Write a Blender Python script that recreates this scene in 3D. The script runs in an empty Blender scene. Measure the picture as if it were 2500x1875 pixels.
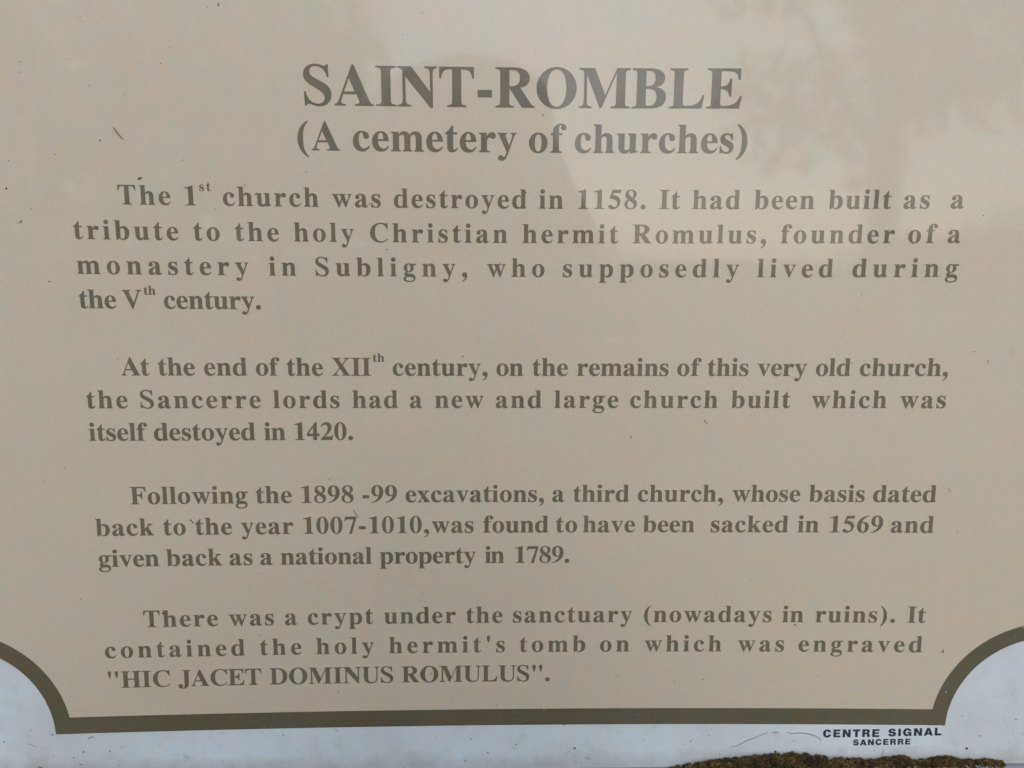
import bpy, math, random, re
from mathutils import Vector, Matrix
from mathutils.geometry import delaunay_2d_cdt
random.seed(7)
rad = math.radians
scene = bpy.context.scene
COL = scene.collection
MM = 0.001
LEAN = rad(-6.4)                     # the sign leans back a little
X0, Z0 = 243.0, 1480.0               # where the print's own origin lies on the sign (mm)
SIGN = Matrix.Rotation(LEAN, 4, 'X') # sign frame -> world

WORDS = [  # kind, text, where it stands, letters (char, x, y in mm, across vector, up vector)
 ('word', 'The', 'first line of the first paragraph', 'T 22.21 1.36 0.01613 -0.00016 -0.00016 0.01588;h 34.45 1.24 0.01608 -0.00015 -0.00015 0.01586;e 44.88 1.14 0.01604 -0.00014 -0.00014 0.01585'),
 ('word', '1', 'first line of the first paragraph', '1 58.77 1.02 0.01598 -0.00013 -0.00013 0.01583'),
 ('word', 'church', 'first line of the first paragraph', 'c 80.69 0.85 0.01591 -0.00012 -0.00012 0.0158;h 89.09 0.78 0.01588 -0.00011 -0.00011 0.01579;u 99.26 0.71 0.01584 -0.0001 -0.0001 0.01578;r 109.4 0.65 0.01582 -0.0001 -9e-05 0.01577;c 117.76 0.6 0.0158 -9e-05 -9e-05 0.01576;h 126.1 0.55 0.01577 -8e-05 -8e-05 0.01575'),
 ('word', 'was', 'first line of the first paragraph', 'w 141.89 0.47 0.01573 -7e-05 -7e-05 0.01574;a 154.6 0.42 0.01571 -6e-05 -6e-05 0.01573;s 163.79 0.38 0.0157 -6e-05 -5e-05 0.01573'),
 ('word', 'destroyed', 'first line of the first paragraph', 'd 176.52 0.34 0.01568 -5e-05 -4e-05 0.01572;e 186.56 0.31 0.01567 -4e-05 -4e-05 0.01572;s 194.83 0.29 0.01566 -3e-05 -3e-05 0.01571;t 202.24 0.27 0.01565 -3e-05 -3e-05 0.01571;r 208.77 0.26 0.01565 -2e-05 -2e-05 0.01571;o 217.03 0.25 0.01564 -2e-05 -2e-05 0.01571;y 226.17 0.24 0.01564 -1e-05 -1e-05 0.01571;e 235.3 0.23 0.01564 -0.0 -0.0 0.01571;d 243.56 0.23 0.01564 0.0 0.0 0.01571'),
 ('word', 'in', 'first line of the first paragraph', 'i 259.02 0.24 0.01564 1e-05 1e-05 0.01571;n 264.46 0.24 0.01564 2e-05 2e-05 0.01571'),
 ('word', '1158.', 'first line of the first paragraph', '1 280.28 0.26 0.01565 3e-05 3e-05 0.01571;1 289.37 0.28 0.01566 4e-05 3e-05 0.01572;5 298.47 0.3 0.01567 4e-05 4e-05 0.01572;8 307.57 0.32 0.01568 5e-05 5e-05 0.01572;. 316.68 0.35 0.01569 5e-05 5e-05 0.01573'),
 ('word', 'It', 'first line of the first paragraph', 'I 327.57 0.39 0.01571 6e-05 6e-05 0.01573;t 334.46 0.42 0.01573 7e-05 7e-05 0.01574'),
 ('word', 'had', 'first line of the first paragraph', 'h 346.69 0.47 0.01575 8e-05 8e-05 0.01575;a 356.62 0.52 0.01578 8e-05 8e-05 0.01576;d 365.68 0.57 0.0158 9e-05 9e-05 0.01576'),
 ('word', 'been', 'first line of the first paragraph', 'b 382.17 0.66 0.01585 0.0001 0.0001 0.01578;e 392.1 0.73 0.01587 0.00011 0.00011 0.01579;e 400.26 0.78 0.0159 0.00011 0.00012 0.0158;n 408.44 0.84 0.01593 0.00012 0.00012 0.01581'),
 ('word', 'built', 'first line of the first paragraph', 'b 425.04 0.97 0.01599 0.00013 0.00014 0.01583;u 435.06 1.05 0.01603 0.00014 0.00014 0.01584;i 445.1 1.14 0.01606 0.00014 0.00015 0.01585;l 450.7 1.19 0.01608 0.00015 0.00016 0.01586;t 456.31 1.24 0.01611 0.00015 0.00016 0.01587'),
 ('word', 'as', 'first line of the first paragraph', 'a 468.44 1.36 0.01617 0.00016 0.00017 0.01589;s 478.03 1.45 0.01621 0.00017 0.00018 0.0159'),
 ('word', 'a', 'first line of the first paragraph', 'a 495.98 1.64 0.0163 0.00018 0.0002 0.01594'),
 ('word', 'tribute', 'second line of the first paragraph', 't -3.79 -18.19 0.01625 -0.00014 -0.00015 0.01588;r 3.57 -18.25 0.01621 -0.00014 -0.00015 0.01587;i 12.71 -18.33 0.01617 -0.00013 -0.00014 0.01586;b 19.15 -18.39 0.01613 -0.00013 -0.00013 0.01584;u 30.06 -18.47 0.01608 -0.00012 -0.00013 0.01583;t 40.93 -18.55 0.01605 -0.00012 -0.00012 0.01581;e 48.2 -18.61 0.01601 -0.00011 -0.00011 0.0158'),
 ('word', 'to', 'second line of the first paragraph', 't 63.26 -18.71 0.01596 -0.0001 -0.00011 0.01578;o 70.61 -18.76 0.01593 -0.0001 -0.0001 0.01577'),
 ('word', 'the', 'second line of the first paragraph', 't 86.63 -18.86 0.01588 -9e-05 -9e-05 0.01576;h 93.93 -18.9 0.01585 -9e-05 -8e-05 0.01575;e 104.74 -18.96 0.01582 -8e-05 -8e-05 0.01574'),
 ('word', 'holy', 'second line of the first paragraph', 'h 119.86 -19.03 0.01577 -7e-05 -7e-05 0.01572;o 130.47 -19.08 0.01575 -6e-05 -6e-05 0.01571;l 140.19 -19.12 0.01573 -6e-05 -6e-05 0.01571;y 146.4 -19.14 0.01572 -5e-05 -5e-05 0.0157'),
 ('word', 'Christian', 'second line of the first paragraph', 'C 162.44 -19.19 0.01568 -4e-05 -4e-05 0.01569;h 175.72 -19.23 0.01567 -4e-05 -4e-05 0.01568;r 186.39 -19.26 0.01565 -3e-05 -3e-05 0.01568;i 195.3 -19.27 0.01565 -3e-05 -3e-05 0.01568;s 201.61 -19.28 0.01564 -2e-05 -2e-05 0.01568;t 209.65 -19.3 0.01563 -2e-05 -2e-05 0.01567;i 216.81 -19.3 0.01563 -1e-05 -1e-05 0.01567;a 223.11 -19.31 0.01563 -1e-05 -1e-05 0.01567;n 232.88 -19.32 0.01562 -0.0 -0.0 0.01567'),
 ('word', 'hermit', 'second line of the first paragraph', 'h 249.88 -19.32 0.01562 1e-05 1e-05 0.01567;e 260.52 -19.31 0.01563 1e-05 1e-05 0.01567;r 269.41 -19.31 0.01563 2e-05 2e-05 0.01567;m 278.31 -19.3 0.01564 2e-05 2e-05 0.01568;i 293.29 -19.27 0.01565 3e-05 3e-05 0.01568;t 299.6 -19.26 0.01566 3e-05 3e-05 0.01568'),
 ('word', 'Romulus,', 'second line of the first paragraph', 'R 312.8 -19.23 0.01568 4e-05 4e-05 0.01569;o 326.07 -19.19 0.0157 5e-05 5e-05 0.0157;m 335.87 -19.16 0.01572 6e-05 6e-05 0.0157;u 350.93 -19.11 0.01575 6e-05 6e-05 0.01571;l 361.65 -19.06 0.01577 7e-05 7e-05 0.01572;u 367.99 -19.04 0.01579 7e-05 7e-05 0.01573;s 378.74 -18.99 0.01582 8e-05 8e-05 0.01574;, 386.86 -18.94 0.01584 8e-05 8e-05 0.01574'),
 ('word', 'founder', 'second line of the first paragraph', 'f 398.74 -18.88 0.01588 9e-05 9e-05 0.01576;o 406.06 -18.84 0.01591 9e-05 0.0001 0.01577;u 416.06 -18.78 0.01594 0.0001 0.0001 0.01578;n 426.98 -18.71 0.01598 0.00011 0.00011 0.01579;d 437.92 -18.64 0.01602 0.00011 0.00012 0.01581;e 448.89 -18.56 0.01606 0.00012 0.00013 0.01582;r 458.09 -18.49 0.0161 0.00012 0.00013 0.01584'),
 ('word', 'of', 'second line of the first paragraph', 'o 472.81 -18.38 0.01617 0.00013 0.00014 0.01586;f 483.52 -18.29 0.01621 0.00014 0.00015 0.01587'),
 ('word', 'a', 'second line of the first paragraph', 'a 495.96 -18.18 0.01628 0.00014 0.00016 0.0159'),
 ('word', 'monastery', 'third line of the first paragraph', 'm -3.36 -37.97 0.01622 -0.00011 -0.00012 0.01584;o 13.31 -38.08 0.01615 -0.0001 -0.00011 0.01582;n 24.54 -38.15 0.0161 -0.0001 -0.0001 0.0158;a 36.63 -38.22 0.01605 -9e-05 -9e-05 0.01579;s 47.79 -38.28 0.016 -9e-05 -9e-05 0.01577;t 57.14 -38.33 0.01597 -8e-05 -8e-05 0.01576;e 65.58 -38.37 0.01593 -8e-05 -8e-05 0.01575;r 75.77 -38.42 0.0159 -7e-05 -7e-05 0.01574;y 85.93 -38.47 0.01586 -7e-05 -7e-05 0.01572'),
 ('word', 'in', 'third line of the first paragraph', 'i 104.96 -38.55 0.01581 -6e-05 -6e-05 0.01571;n 112.12 -38.58 0.01578 -6e-05 -6e-05 0.0157'),
 ('word', 'Subligny,', 'third line of the first paragraph', 'S 131.15 -38.64 0.01574 -5e-05 -5e-05 0.01568;u 142.96 -38.68 0.01571 -4e-05 -4e-05 0.01567;b 154.76 -38.71 0.01569 -4e-05 -4e-05 0.01567;l 166.54 -38.74 0.01567 -3e-05 -3e-05 0.01566;i 173.96 -38.75 0.01566 -3e-05 -3e-05 0.01566;g 181.37 -38.77 0.01565 -3e-05 -3e-05 0.01565;n 192.24 -38.79 0.01564 -2e-05 -2e-05 0.01565;y 203.98 -38.8 0.01563 -2e-05 -2e-05 0.01565;, 214.85 -38.81 0.01562 -1e-05 -1e-05 0.01564'),
 ('word', 'who', 'third line of the first paragraph', 'w 229.4 -38.82 0.01561 -0.0 -0.0 0.01564;h 243.65 -38.82 0.01561 0.0 0.0 0.01564;o 255.32 -38.82 0.01562 1e-05 1e-05 0.01564'),
 ('word', 'supposedly', 'third line of the first paragraph', 's 273.12 -38.81 0.01562 1e-05 1e-05 0.01564;u 282.35 -38.8 0.01563 2e-05 2e-05 0.01565;p 294.21 -38.79 0.01564 2e-05 2e-05 0.01565;p 306.07 -38.77 0.01566 3e-05 3e-05 0.01566;o 317.94 -38.75 0.01568 3e-05 3e-05 0.01566;s 328.95 -38.72 0.01569 4e-05 4e-05 0.01567;e 338.23 -38.7 0.01571 4e-05 4e-05 0.01567;d 348.38 -38.67 0.01573 5e-05 5e-05 0.01568;l 360.31 -38.64 0.01576 5e-05 5e-05 0.01569;y 367.88 -38.61 0.01578 6e-05 6e-05 0.0157'),
 ('word', 'lived', 'third line of the first paragraph', 'l 386.16 -38.54 0.01583 6e-05 6e-05 0.01571;i 393.56 -38.51 0.01585 7e-05 7e-05 0.01572;v 400.97 -38.48 0.01588 7e-05 7e-05 0.01573;e 411.92 -38.43 0.01591 7e-05 8e-05 0.01574;d 422.0 -38.39 0.01595 8e-05 8e-05 0.01576'),
 ('word', 'during', 'third line of the first paragraph', 'd 441.71 -38.29 0.01603 9e-05 0.0001 0.01578;u 453.83 -38.22 0.01608 9e-05 0.0001 0.0158;r 466.0 -38.15 0.01613 0.0001 0.00011 0.01582;i 476.4 -38.09 0.01617 0.0001 0.00011 0.01583;n 484.13 -38.04 0.01621 0.0001 0.00012 0.01585;g 496.4 -37.96 0.01627 0.00011 0.00013 0.01587'),
 ('word', 'the', 'last line of the first paragraph', 't -3.73 -57.71 0.01623 -8e-05 -9e-05 0.01583;h 1.65 -57.73 0.01619 -7e-05 -8e-05 0.01582;e 10.64 -57.77 0.01615 -7e-05 -8e-05 0.0158'),
 ('word', 'V', 'last line of the first paragraph', 'V 20.97 -57.82 0.0161 -7e-05 -7e-05 0.01578'),
 ('word', 'century.', 'last line of the first paragraph', 'c 44.32 -57.91 0.01601 -6e-05 -6e-05 0.01575;e 51.4 -57.94 0.01598 -6e-05 -6e-05 0.01574;n 58.48 -57.96 0.01595 -6e-05 -6e-05 0.01573;t 67.32 -57.99 0.01592 -5e-05 -6e-05 0.01573;u 72.6 -58.01 0.0159 -5e-05 -5e-05 0.01572;r 81.42 -58.04 0.01587 -5e-05 -5e-05 0.01571;y 88.44 -58.06 0.01585 -5e-05 -5e-05 0.0157;. 96.34 -58.09 0.01583 -4e-05 -5e-05 0.01569'),
 ('word', 'At', 'first line of the second paragraph', 'A 17.56 -97.14 0.0161 -1e-05 -2e-05 0.01577;t 28.59 -97.14 0.01607 -1e-05 -2e-05 0.01576'),
 ('word', 'the', 'first line of the second paragraph', 't 38.64 -97.15 0.01602 -1e-05 -1e-05 0.01574;h 44.15 -97.15 0.01599 -1e-05 -1e-05 0.01573;e 53.22 -97.15 0.01596 -1e-05 -1e-05 0.01572'),
 ('word', 'end', 'first line of the second paragraph', 'e 65.08 -97.16 0.01592 -1e-05 -1e-05 0.01571;n 72.45 -97.16 0.01589 -1e-05 -1e-05 0.0157;d 81.58 -97.17 0.01586 -1e-05 -1e-05 0.01569'),
 ('word', 'of', 'first line of the second paragraph', 'o 94.96 -97.17 0.01582 -1e-05 -1e-05 0.01567;f 102.98 -97.17 0.0158 -0.0 -1e-05 0.01567'),
 ('word', 'the', 'first line of the second paragraph', 't 112.92 -97.18 0.01577 -0.0 -1e-05 0.01566;h 118.43 -97.18 0.01575 -0.0 -1e-05 0.01565;e 127.43 -97.18 0.01573 -0.0 -0.0 0.01564'),
 ('word', 'XII', 'first line of the second paragraph', 'X 139.22 -97.18 0.0157 -0.0 -0.0 0.01563;I 150.41 -97.19 0.01569 -0.0 -0.0 0.01563;I 156.36 -97.19 0.01567 -0.0 -0.0 0.01563'),
 ('word', 'century,', 'first line of the second paragraph', 'c 174.41 -97.19 0.01565 -0.0 -0.0 0.01562;e 181.52 -97.19 0.01564 -0.0 -0.0 0.01561;n 188.61 -97.19 0.01563 -0.0 -0.0 0.01561;t 197.46 -97.19 0.01562 -0.0 -0.0 0.01561;u 202.82 -97.19 0.01561 -0.0 -0.0 0.01561;r 211.65 -97.19 0.01561 -0.0 -0.0 0.0156;y 218.74 -97.19 0.01561 -0.0 -0.0 0.0156;, 226.7 -97.2 0.0156 -0.0 -0.0 0.0156'),
 ('word', 'on', 'first line of the second paragraph', 'o 235.09 -97.2 0.0156 -0.0 -0.0 0.0156;n 242.75 -97.2 0.0156 0.0 0.0 0.0156'),
 ('word', 'the', 'first line of the second paragraph', 't 256.32 -97.2 0.0156 0.0 0.0 0.0156;h 261.8 -97.2 0.0156 0.0 0.0 0.0156;e 270.77 -97.19 0.01561 0.0 0.0 0.0156'),
 ('word', 'remains', 'first line of the second paragraph', 'r 282.46 -97.19 0.01562 0.0 0.0 0.01561;e 289.56 -97.19 0.01562 0.0 0.0 0.01561;m 296.66 -97.19 0.01564 0.0 0.0 0.01561;a 309.85 -97.19 0.01565 0.0 0.0 0.01562;i 317.84 -97.19 0.01566 0.0 0.0 0.01562;n 322.36 -97.19 0.01567 0.0 0.0 0.01562;s 331.24 -97.19 0.01568 0.0 0.0 0.01563'),
 ('word', 'of', 'first line of the second paragraph', 'o 341.7 -97.18 0.0157 0.0 0.0 0.01563;f 350.09 -97.18 0.01572 0.0 1e-05 0.01564'),
 ('word', 'this', 'first line of the second paragraph', 't 359.77 -97.18 0.01574 0.0 1e-05 0.01565;h 365.16 -97.18 0.01576 0.0 1e-05 0.01565;i 374.08 -97.18 0.01578 0.0 1e-05 0.01566;s 378.61 -97.18 0.01579 0.0 1e-05 0.01566'),
 ('word', 'very', 'first line of the second paragraph', 'v 389.62 -97.17 0.01582 1e-05 1e-05 0.01568;e 397.5 -97.17 0.01585 1e-05 1e-05 0.01568;r 404.5 -97.17 0.01587 1e-05 1e-05 0.01569;y 411.52 -97.17 0.01589 1e-05 1e-05 0.0157'),
 ('word', 'old', 'first line of the second paragraph', 'o 424.24 -97.16 0.01594 1e-05 1e-05 0.01571;l 432.21 -97.16 0.01596 1e-05 2e-05 0.01572;d 436.65 -97.16 0.01599 1e-05 2e-05 0.01573'),
 ('word', 'church,', 'first line of the second paragraph', 'c 450.54 -97.15 0.01604 1e-05 2e-05 0.01575;h 457.88 -97.15 0.01607 1e-05 2e-05 0.01576;u 467.05 -97.14 0.01611 1e-05 2e-05 0.01577;r 476.24 -97.14 0.01615 1e-05 2e-05 0.01578;c 483.64 -97.13 0.01618 1e-05 3e-05 0.0158;h 491.05 -97.13 0.01622 1e-05 3e-05 0.01581;, 500.3 -97.13 0.01625 1e-05 3e-05 0.01582'),
 ('word', 'the', 'middle line of the second paragraph', 't -3.94 -116.83 0.01621 2e-05 1e-05 0.0158;h 2.84 -116.82 0.01617 2e-05 1e-05 0.01579;e 13.2 -116.8 0.01613 2e-05 1e-05 0.01578'),
 ('word', 'Sancerre', 'middle line of the second paragraph', 'S 26.98 -116.78 0.01606 2e-05 1e-05 0.01576;a 37.27 -116.77 0.01602 2e-05 1e-05 0.01574;n 46.63 -116.76 0.01598 2e-05 1e-05 0.01573;c 56.87 -116.75 0.01595 2e-05 1e-05 0.01572;e 65.29 -116.74 0.01592 2e-05 1e-05 0.01571;r 73.7 -116.73 0.01589 2e-05 1e-05 0.0157;r 82.1 -116.72 0.01586 2e-05 1e-05 0.01569;e 90.48 -116.71 0.01583 1e-05 1e-05 0.01568'),
 ('word', 'lords', 'middle line of the second paragraph', 'l 104.42 -116.7 0.0158 1e-05 1e-05 0.01567;o 110.1 -116.69 0.01578 1e-05 1e-05 0.01566;r 119.27 -116.68 0.01575 1e-05 1e-05 0.01565;d 127.55 -116.68 0.01573 1e-05 1e-05 0.01565;s 137.58 -116.67 0.01571 1e-05 1e-05 0.01564'),
 ('word', 'had', 'middle line of the second paragraph', 'h 150.69 -116.66 0.01568 1e-05 1e-05 0.01563;a 160.29 -116.66 0.01567 1e-05 1e-05 0.01562;d 169.0 -116.65 0.01565 1e-05 1e-05 0.01562'),
 ('word', 'a', 'middle line of the second paragraph', 'a 184.17 -116.65 0.01563 1e-05 1e-05 0.01561'),
 ('word', 'new', 'middle line of the second paragraph', 'n 199.02 -116.64 0.01562 0.0 0.0 0.01561;e 208.76 -116.64 0.01561 0.0 0.0 0.01561;w 216.74 -116.64 0.01561 0.0 0.0 0.0156'),
 ('word', 'and', 'middle line of the second paragraph', 'a 234.77 -116.64 0.0156 0.0 0.0 0.0156;n 243.81 -116.64 0.0156 -0.0 -0.0 0.0156;d 253.72 -116.64 0.0156 -0.0 -0.0 0.0156'),
 ('word', 'large', 'middle line of the second paragraph', 'l 269.54 -116.64 0.01561 -0.0 -0.0 0.0156;a 275.02 -116.64 0.01561 -0.0 -0.0 0.01561;r 283.97 -116.64 0.01562 -0.0 -0.0 0.01561;g 292.05 -116.64 0.01563 -0.0 -0.0 0.01561;e 301.01 -116.64 0.01564 -1e-05 -1e-05 0.01561'),
 ('word', 'church', 'middle line of the second paragraph', 'c 314.48 -116.65 0.01566 -1e-05 -1e-05 0.01562;h 322.58 -116.65 0.01567 -1e-05 -1e-05 0.01562;u 332.44 -116.66 0.01569 -1e-05 -1e-05 0.01563;r 342.31 -116.66 0.0157 -1e-05 -1e-05 0.01564;c 350.44 -116.67 0.01572 -1e-05 -1e-05 0.01564;h 358.57 -116.68 0.01574 -1e-05 -1e-05 0.01565'),
 ('word', 'built', 'middle line of the second paragraph', 'b 374.86 -116.69 0.01578 -1e-05 -1e-05 0.01566;u 384.63 -116.7 0.01581 -1e-05 -1e-05 0.01567;i 394.42 -116.7 0.01583 -1e-05 -1e-05 0.01568;l 399.82 -116.71 0.01585 -2e-05 -1e-05 0.01568;t 405.23 -116.71 0.01587 -2e-05 -1e-05 0.01569'),
 ('word', 'which', 'middle line of the second paragraph', 'w 422.92 -116.73 0.01594 -2e-05 -1e-05 0.01571;h 435.68 -116.75 0.01598 -2e-05 -1e-05 0.01573;i 445.81 -116.76 0.01601 -2e-05 -1e-05 0.01574;c 451.52 -116.77 0.01604 -2e-05 -1e-05 0.01575;h 459.89 -116.78 0.01608 -2e-05 -1e-05 0.01576'),
 ('word', 'was', 'middle line of the second paragraph', 'w 476.27 -116.8 0.01615 -2e-05 -0.0 0.01579;a 489.15 -116.82 0.01621 -2e-05 -0.0 0.0158;s 498.48 -116.83 0.01625 -2e-05 -0.0 0.01582'),
 ('word', 'itself', 'last line of the second paragraph', 'i -3.89 -136.53 0.01621 6e-05 4e-05 0.01581;t 0.63 -136.51 0.01619 6e-05 4e-05 0.0158;s 6.04 -136.49 0.01616 5e-05 4e-05 0.0158;e 12.34 -136.47 0.01613 5e-05 4e-05 0.01578;l 19.51 -136.45 0.01611 5e-05 4e-05 0.01578;f 24.0 -136.44 0.01608 5e-05 4e-05 0.01577'),
 ('word', 'destoyed', 'last line of the second paragraph', 'd 33.75 -136.41 0.01603 5e-05 4e-05 0.01575;e 42.74 -136.38 0.016 5e-05 4e-05 0.01574;s 49.92 -136.36 0.01598 4e-05 4e-05 0.01573;t 56.2 -136.34 0.01595 4e-05 3e-05 0.01573;o 61.59 -136.33 0.01593 4e-05 3e-05 0.01572;y 69.63 -136.31 0.0159 4e-05 3e-05 0.01571;e 77.65 -136.29 0.01588 4e-05 3e-05 0.0157;d 84.78 -136.27 0.01585 4e-05 3e-05 0.01569'),
 ('word', 'in', 'last line of the second paragraph', 'i 98.37 -136.24 0.01581 3e-05 3e-05 0.01568;n 102.51 -136.23 0.0158 3e-05 3e-05 0.01567'),
 ('word', '1420.', 'last line of the second paragraph', '1 115.39 -136.2 0.01576 3e-05 3e-05 0.01566;4 123.4 -136.19 0.01574 3e-05 2e-05 0.01566;2 131.4 -136.18 0.01573 3e-05 2e-05 0.01565;0 139.4 -136.16 0.01571 2e-05 2e-05 0.01565;. 147.38 -136.15 0.0157 2e-05 2e-05 0.01564'),
 ('word', 'Following', 'first line of the third paragraph', 'F 17.53 -175.83 0.01611 0.00011 9e-05 0.01581;o 27.67 -175.76 0.01607 0.0001 9e-05 0.0158;l 36.0 -175.71 0.01604 0.0001 9e-05 0.01579;l 40.75 -175.68 0.01602 0.0001 9e-05 0.01578;o 45.5 -175.65 0.016 0.0001 8e-05 0.01578;w 53.8 -175.6 0.01596 9e-05 8e-05 0.01576;i 65.61 -175.53 0.01593 9e-05 8e-05 0.01575;n 70.33 -175.5 0.01591 8e-05 7e-05 0.01575;g 79.47 -175.46 0.01588 8e-05 7e-05 0.01574'),
 ('word', 'the', 'first line of the third paragraph', 't 91.78 -175.4 0.01584 7e-05 7e-05 0.01572;h 97.43 -175.37 0.01582 7e-05 6e-05 0.01572;e 106.6 -175.33 0.0158 7e-05 6e-05 0.01571'),
 ('word', '1898', 'first line of the third paragraph', '1 118.02 -175.28 0.01577 6e-05 5e-05 0.0157;8 126.26 -175.25 0.01575 6e-05 5e-05 0.01569;9 134.49 -175.22 0.01573 5e-05 5e-05 0.01569;8 142.71 -175.19 0.01571 5e-05 4e-05 0.01568'),
 ('word', '-99', 'first line of the third paragraph', '- 154.89 -175.16 0.01569 4e-05 4e-05 0.01568;9 160.48 -175.14 0.01568 4e-05 4e-05 0.01567;9 168.7 -175.12 0.01567 4e-05 3e-05 0.01567'),
 ('word', 'excavations,', 'first line of the third paragraph', 'e 180.96 -175.09 0.01565 3e-05 3e-05 0.01566;x 188.15 -175.08 0.01564 3e-05 2e-05 0.01566;c 196.22 -175.07 0.01564 2e-05 2e-05 0.01566;a 203.4 -175.06 0.01563 2e-05 2e-05 0.01565;v 211.46 -175.05 0.01563 1e-05 1e-05 0.01565;a 219.51 -175.04 0.01562 1e-05 1e-05 0.01565;t 227.56 -175.03 0.01562 1e-05 1e-05 0.01565;i 233.0 -175.03 0.01562 0.0 0.0 0.01565;o 237.58 -175.03 0.01562 0.0 0.0 0.01565;n 245.63 -175.03 0.01562 -0.0 -0.0 0.01565;s 254.56 -175.03 0.01562 -1e-05 -1e-05 0.01565;, 260.87 -175.03 0.01562 -1e-05 -1e-05 0.01565'),
 ('word', 'a', 'first line of the third paragraph', 'a 269.12 -175.04 0.01562 -1e-05 -1e-05 0.01565'),
 ('word', 'third', 'first line of the third paragraph', 't 281.85 -175.05 0.01563 -2e-05 -2e-05 0.01565;h 287.16 -175.06 0.01564 -2e-05 -2e-05 0.01566;i 295.97 -175.07 0.01564 -3e-05 -2e-05 0.01566;r 300.42 -175.08 0.01565 -3e-05 -3e-05 0.01566;d 307.48 -175.09 0.01566 -3e-05 -3e-05 0.01566'),
 ('word', 'church,', 'first line of the third paragraph', 'c 320.94 -175.12 0.01568 -4e-05 -4e-05 0.01567;h 328.15 -175.14 0.01569 -4e-05 -4e-05 0.01567;u 337.12 -175.16 0.01571 -5e-05 -4e-05 0.01568;r 346.11 -175.19 0.01572 -5e-05 -5e-05 0.01568;c 353.34 -175.21 0.01574 -5e-05 -5e-05 0.01569;h 360.58 -175.23 0.01576 -6e-05 -5e-05 0.0157;, 369.59 -175.27 0.01577 -6e-05 -5e-05 0.0157'),
 ('word', 'whose', 'first line of the third paragraph', 'w 378.43 -175.3 0.01581 -7e-05 -6e-05 0.01571;h 390.02 -175.35 0.01584 -7e-05 -6e-05 0.01572;o 398.99 -175.39 0.01586 -8e-05 -7e-05 0.01573;s 407.1 -175.43 0.01588 -8e-05 -7e-05 0.01574;e 413.45 -175.46 0.01591 -8e-05 -7e-05 0.01574'),
 ('word', 'basis', 'first line of the third paragraph', 'b 425.5 -175.52 0.01595 -9e-05 -8e-05 0.01576;a 434.62 -175.57 0.01598 -9e-05 -8e-05 0.01577;s 442.87 -175.62 0.01601 -0.0001 -8e-05 0.01578;i 449.36 -175.66 0.01603 -0.0001 -8e-05 0.01578;s 454.07 -175.69 0.01605 -0.0001 -8e-05 0.01579'),
 ('word', 'dated', 'first line of the third paragraph', 'd 464.78 -175.76 0.0161 -0.00011 -9e-05 0.01581;a 473.96 -175.82 0.01614 -0.00011 -9e-05 0.01582;t 482.26 -175.87 0.01617 -0.00011 -9e-05 0.01583;e 487.87 -175.91 0.0162 -0.00012 -9e-05 0.01584;d 495.3 -175.97 0.01624 -0.00012 -9e-05 0.01585'),
 ('word', 'back', 'middle line of the third paragraph', 'b -4.23 -195.75 0.01622 0.00015 0.00013 0.01587;a 5.31 -195.66 0.01617 0.00015 0.00012 0.01586;c 13.93 -195.59 0.01614 0.00014 0.00012 0.01585;k 21.62 -195.52 0.0161 0.00013 0.00012 0.01583'),
 ('word', 'to', 'middle line of the third paragraph', 't 35.75 -195.4 0.01605 0.00013 0.00011 0.01582;o 41.68 -195.36 0.01602 0.00012 0.00011 0.01581'),
 ('word', 'the', 'middle line of the third paragraph', 't 54.86 -195.26 0.01598 0.00012 0.0001 0.01579;h 60.72 -195.21 0.01595 0.00011 0.0001 0.01578;e 70.12 -195.15 0.01592 0.00011 9e-05 0.01578'),
 ('word', 'year', 'middle line of the third paragraph', 'y 82.22 -195.07 0.01588 0.0001 9e-05 0.01576;e 90.69 -195.02 0.01585 9e-05 8e-05 0.01575;a 98.26 -194.97 0.01583 9e-05 8e-05 0.01575;r 106.71 -194.93 0.01581 8e-05 8e-05 0.01574'),
 ('word', '1007-1010,', 'middle line of the third paragraph', '1 118.71 -194.86 0.01578 8e-05 7e-05 0.01573;0 127.14 -194.82 0.01576 7e-05 6e-05 0.01572;0 135.55 -194.79 0.01574 7e-05 6e-05 0.01572;7 143.96 -194.75 0.01572 6e-05 6e-05 0.01571;- 152.35 -194.72 0.01571 6e-05 5e-05 0.01571;1 158.12 -194.7 0.0157 5e-05 5e-05 0.0157;0 166.5 -194.67 0.01568 5e-05 4e-05 0.0157;1 174.88 -194.65 0.01567 4e-05 4e-05 0.01569;0 183.25 -194.62 0.01566 4e-05 3e-05 0.01569;, 191.61 -194.61 0.01565 3e-05 3e-05 0.01569'),
 ('word', 'was', 'middle line of the third paragraph', 'w 196.51 -194.6 0.01565 3e-05 2e-05 0.01569;a 208.2 -194.58 0.01564 2e-05 2e-05 0.01568;s 216.42 -194.57 0.01563 2e-05 1e-05 0.01568'),
 ('word', 'found', 'middle line of the third paragraph', 'f 227.74 -194.56 0.01563 1e-05 1e-05 0.01568;o 233.15 -194.55 0.01563 1e-05 0.0 0.01568;u 241.18 -194.55 0.01563 -0.0 -0.0 0.01568;n 250.08 -194.55 0.01563 -1e-05 -1e-05 0.01568;d 258.98 -194.55 0.01563 -1e-05 -1e-05 0.01568'),
 ('word', 'to', 'middle line of the third paragraph', 't 271.66 -194.56 0.01564 -2e-05 -2e-05 0.01568;o 277.39 -194.57 0.01564 -2e-05 -2e-05 0.01568'),
 ('word', 'have', 'middle line of the third paragraph', 'h 288.22 -194.58 0.01565 -3e-05 -3e-05 0.01569;a 297.2 -194.6 0.01566 -3e-05 -3e-05 0.01569;v 305.3 -194.62 0.01567 -4e-05 -4e-05 0.01569;e 313.41 -194.64 0.01568 -4e-05 -4e-05 0.0157'),
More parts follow.
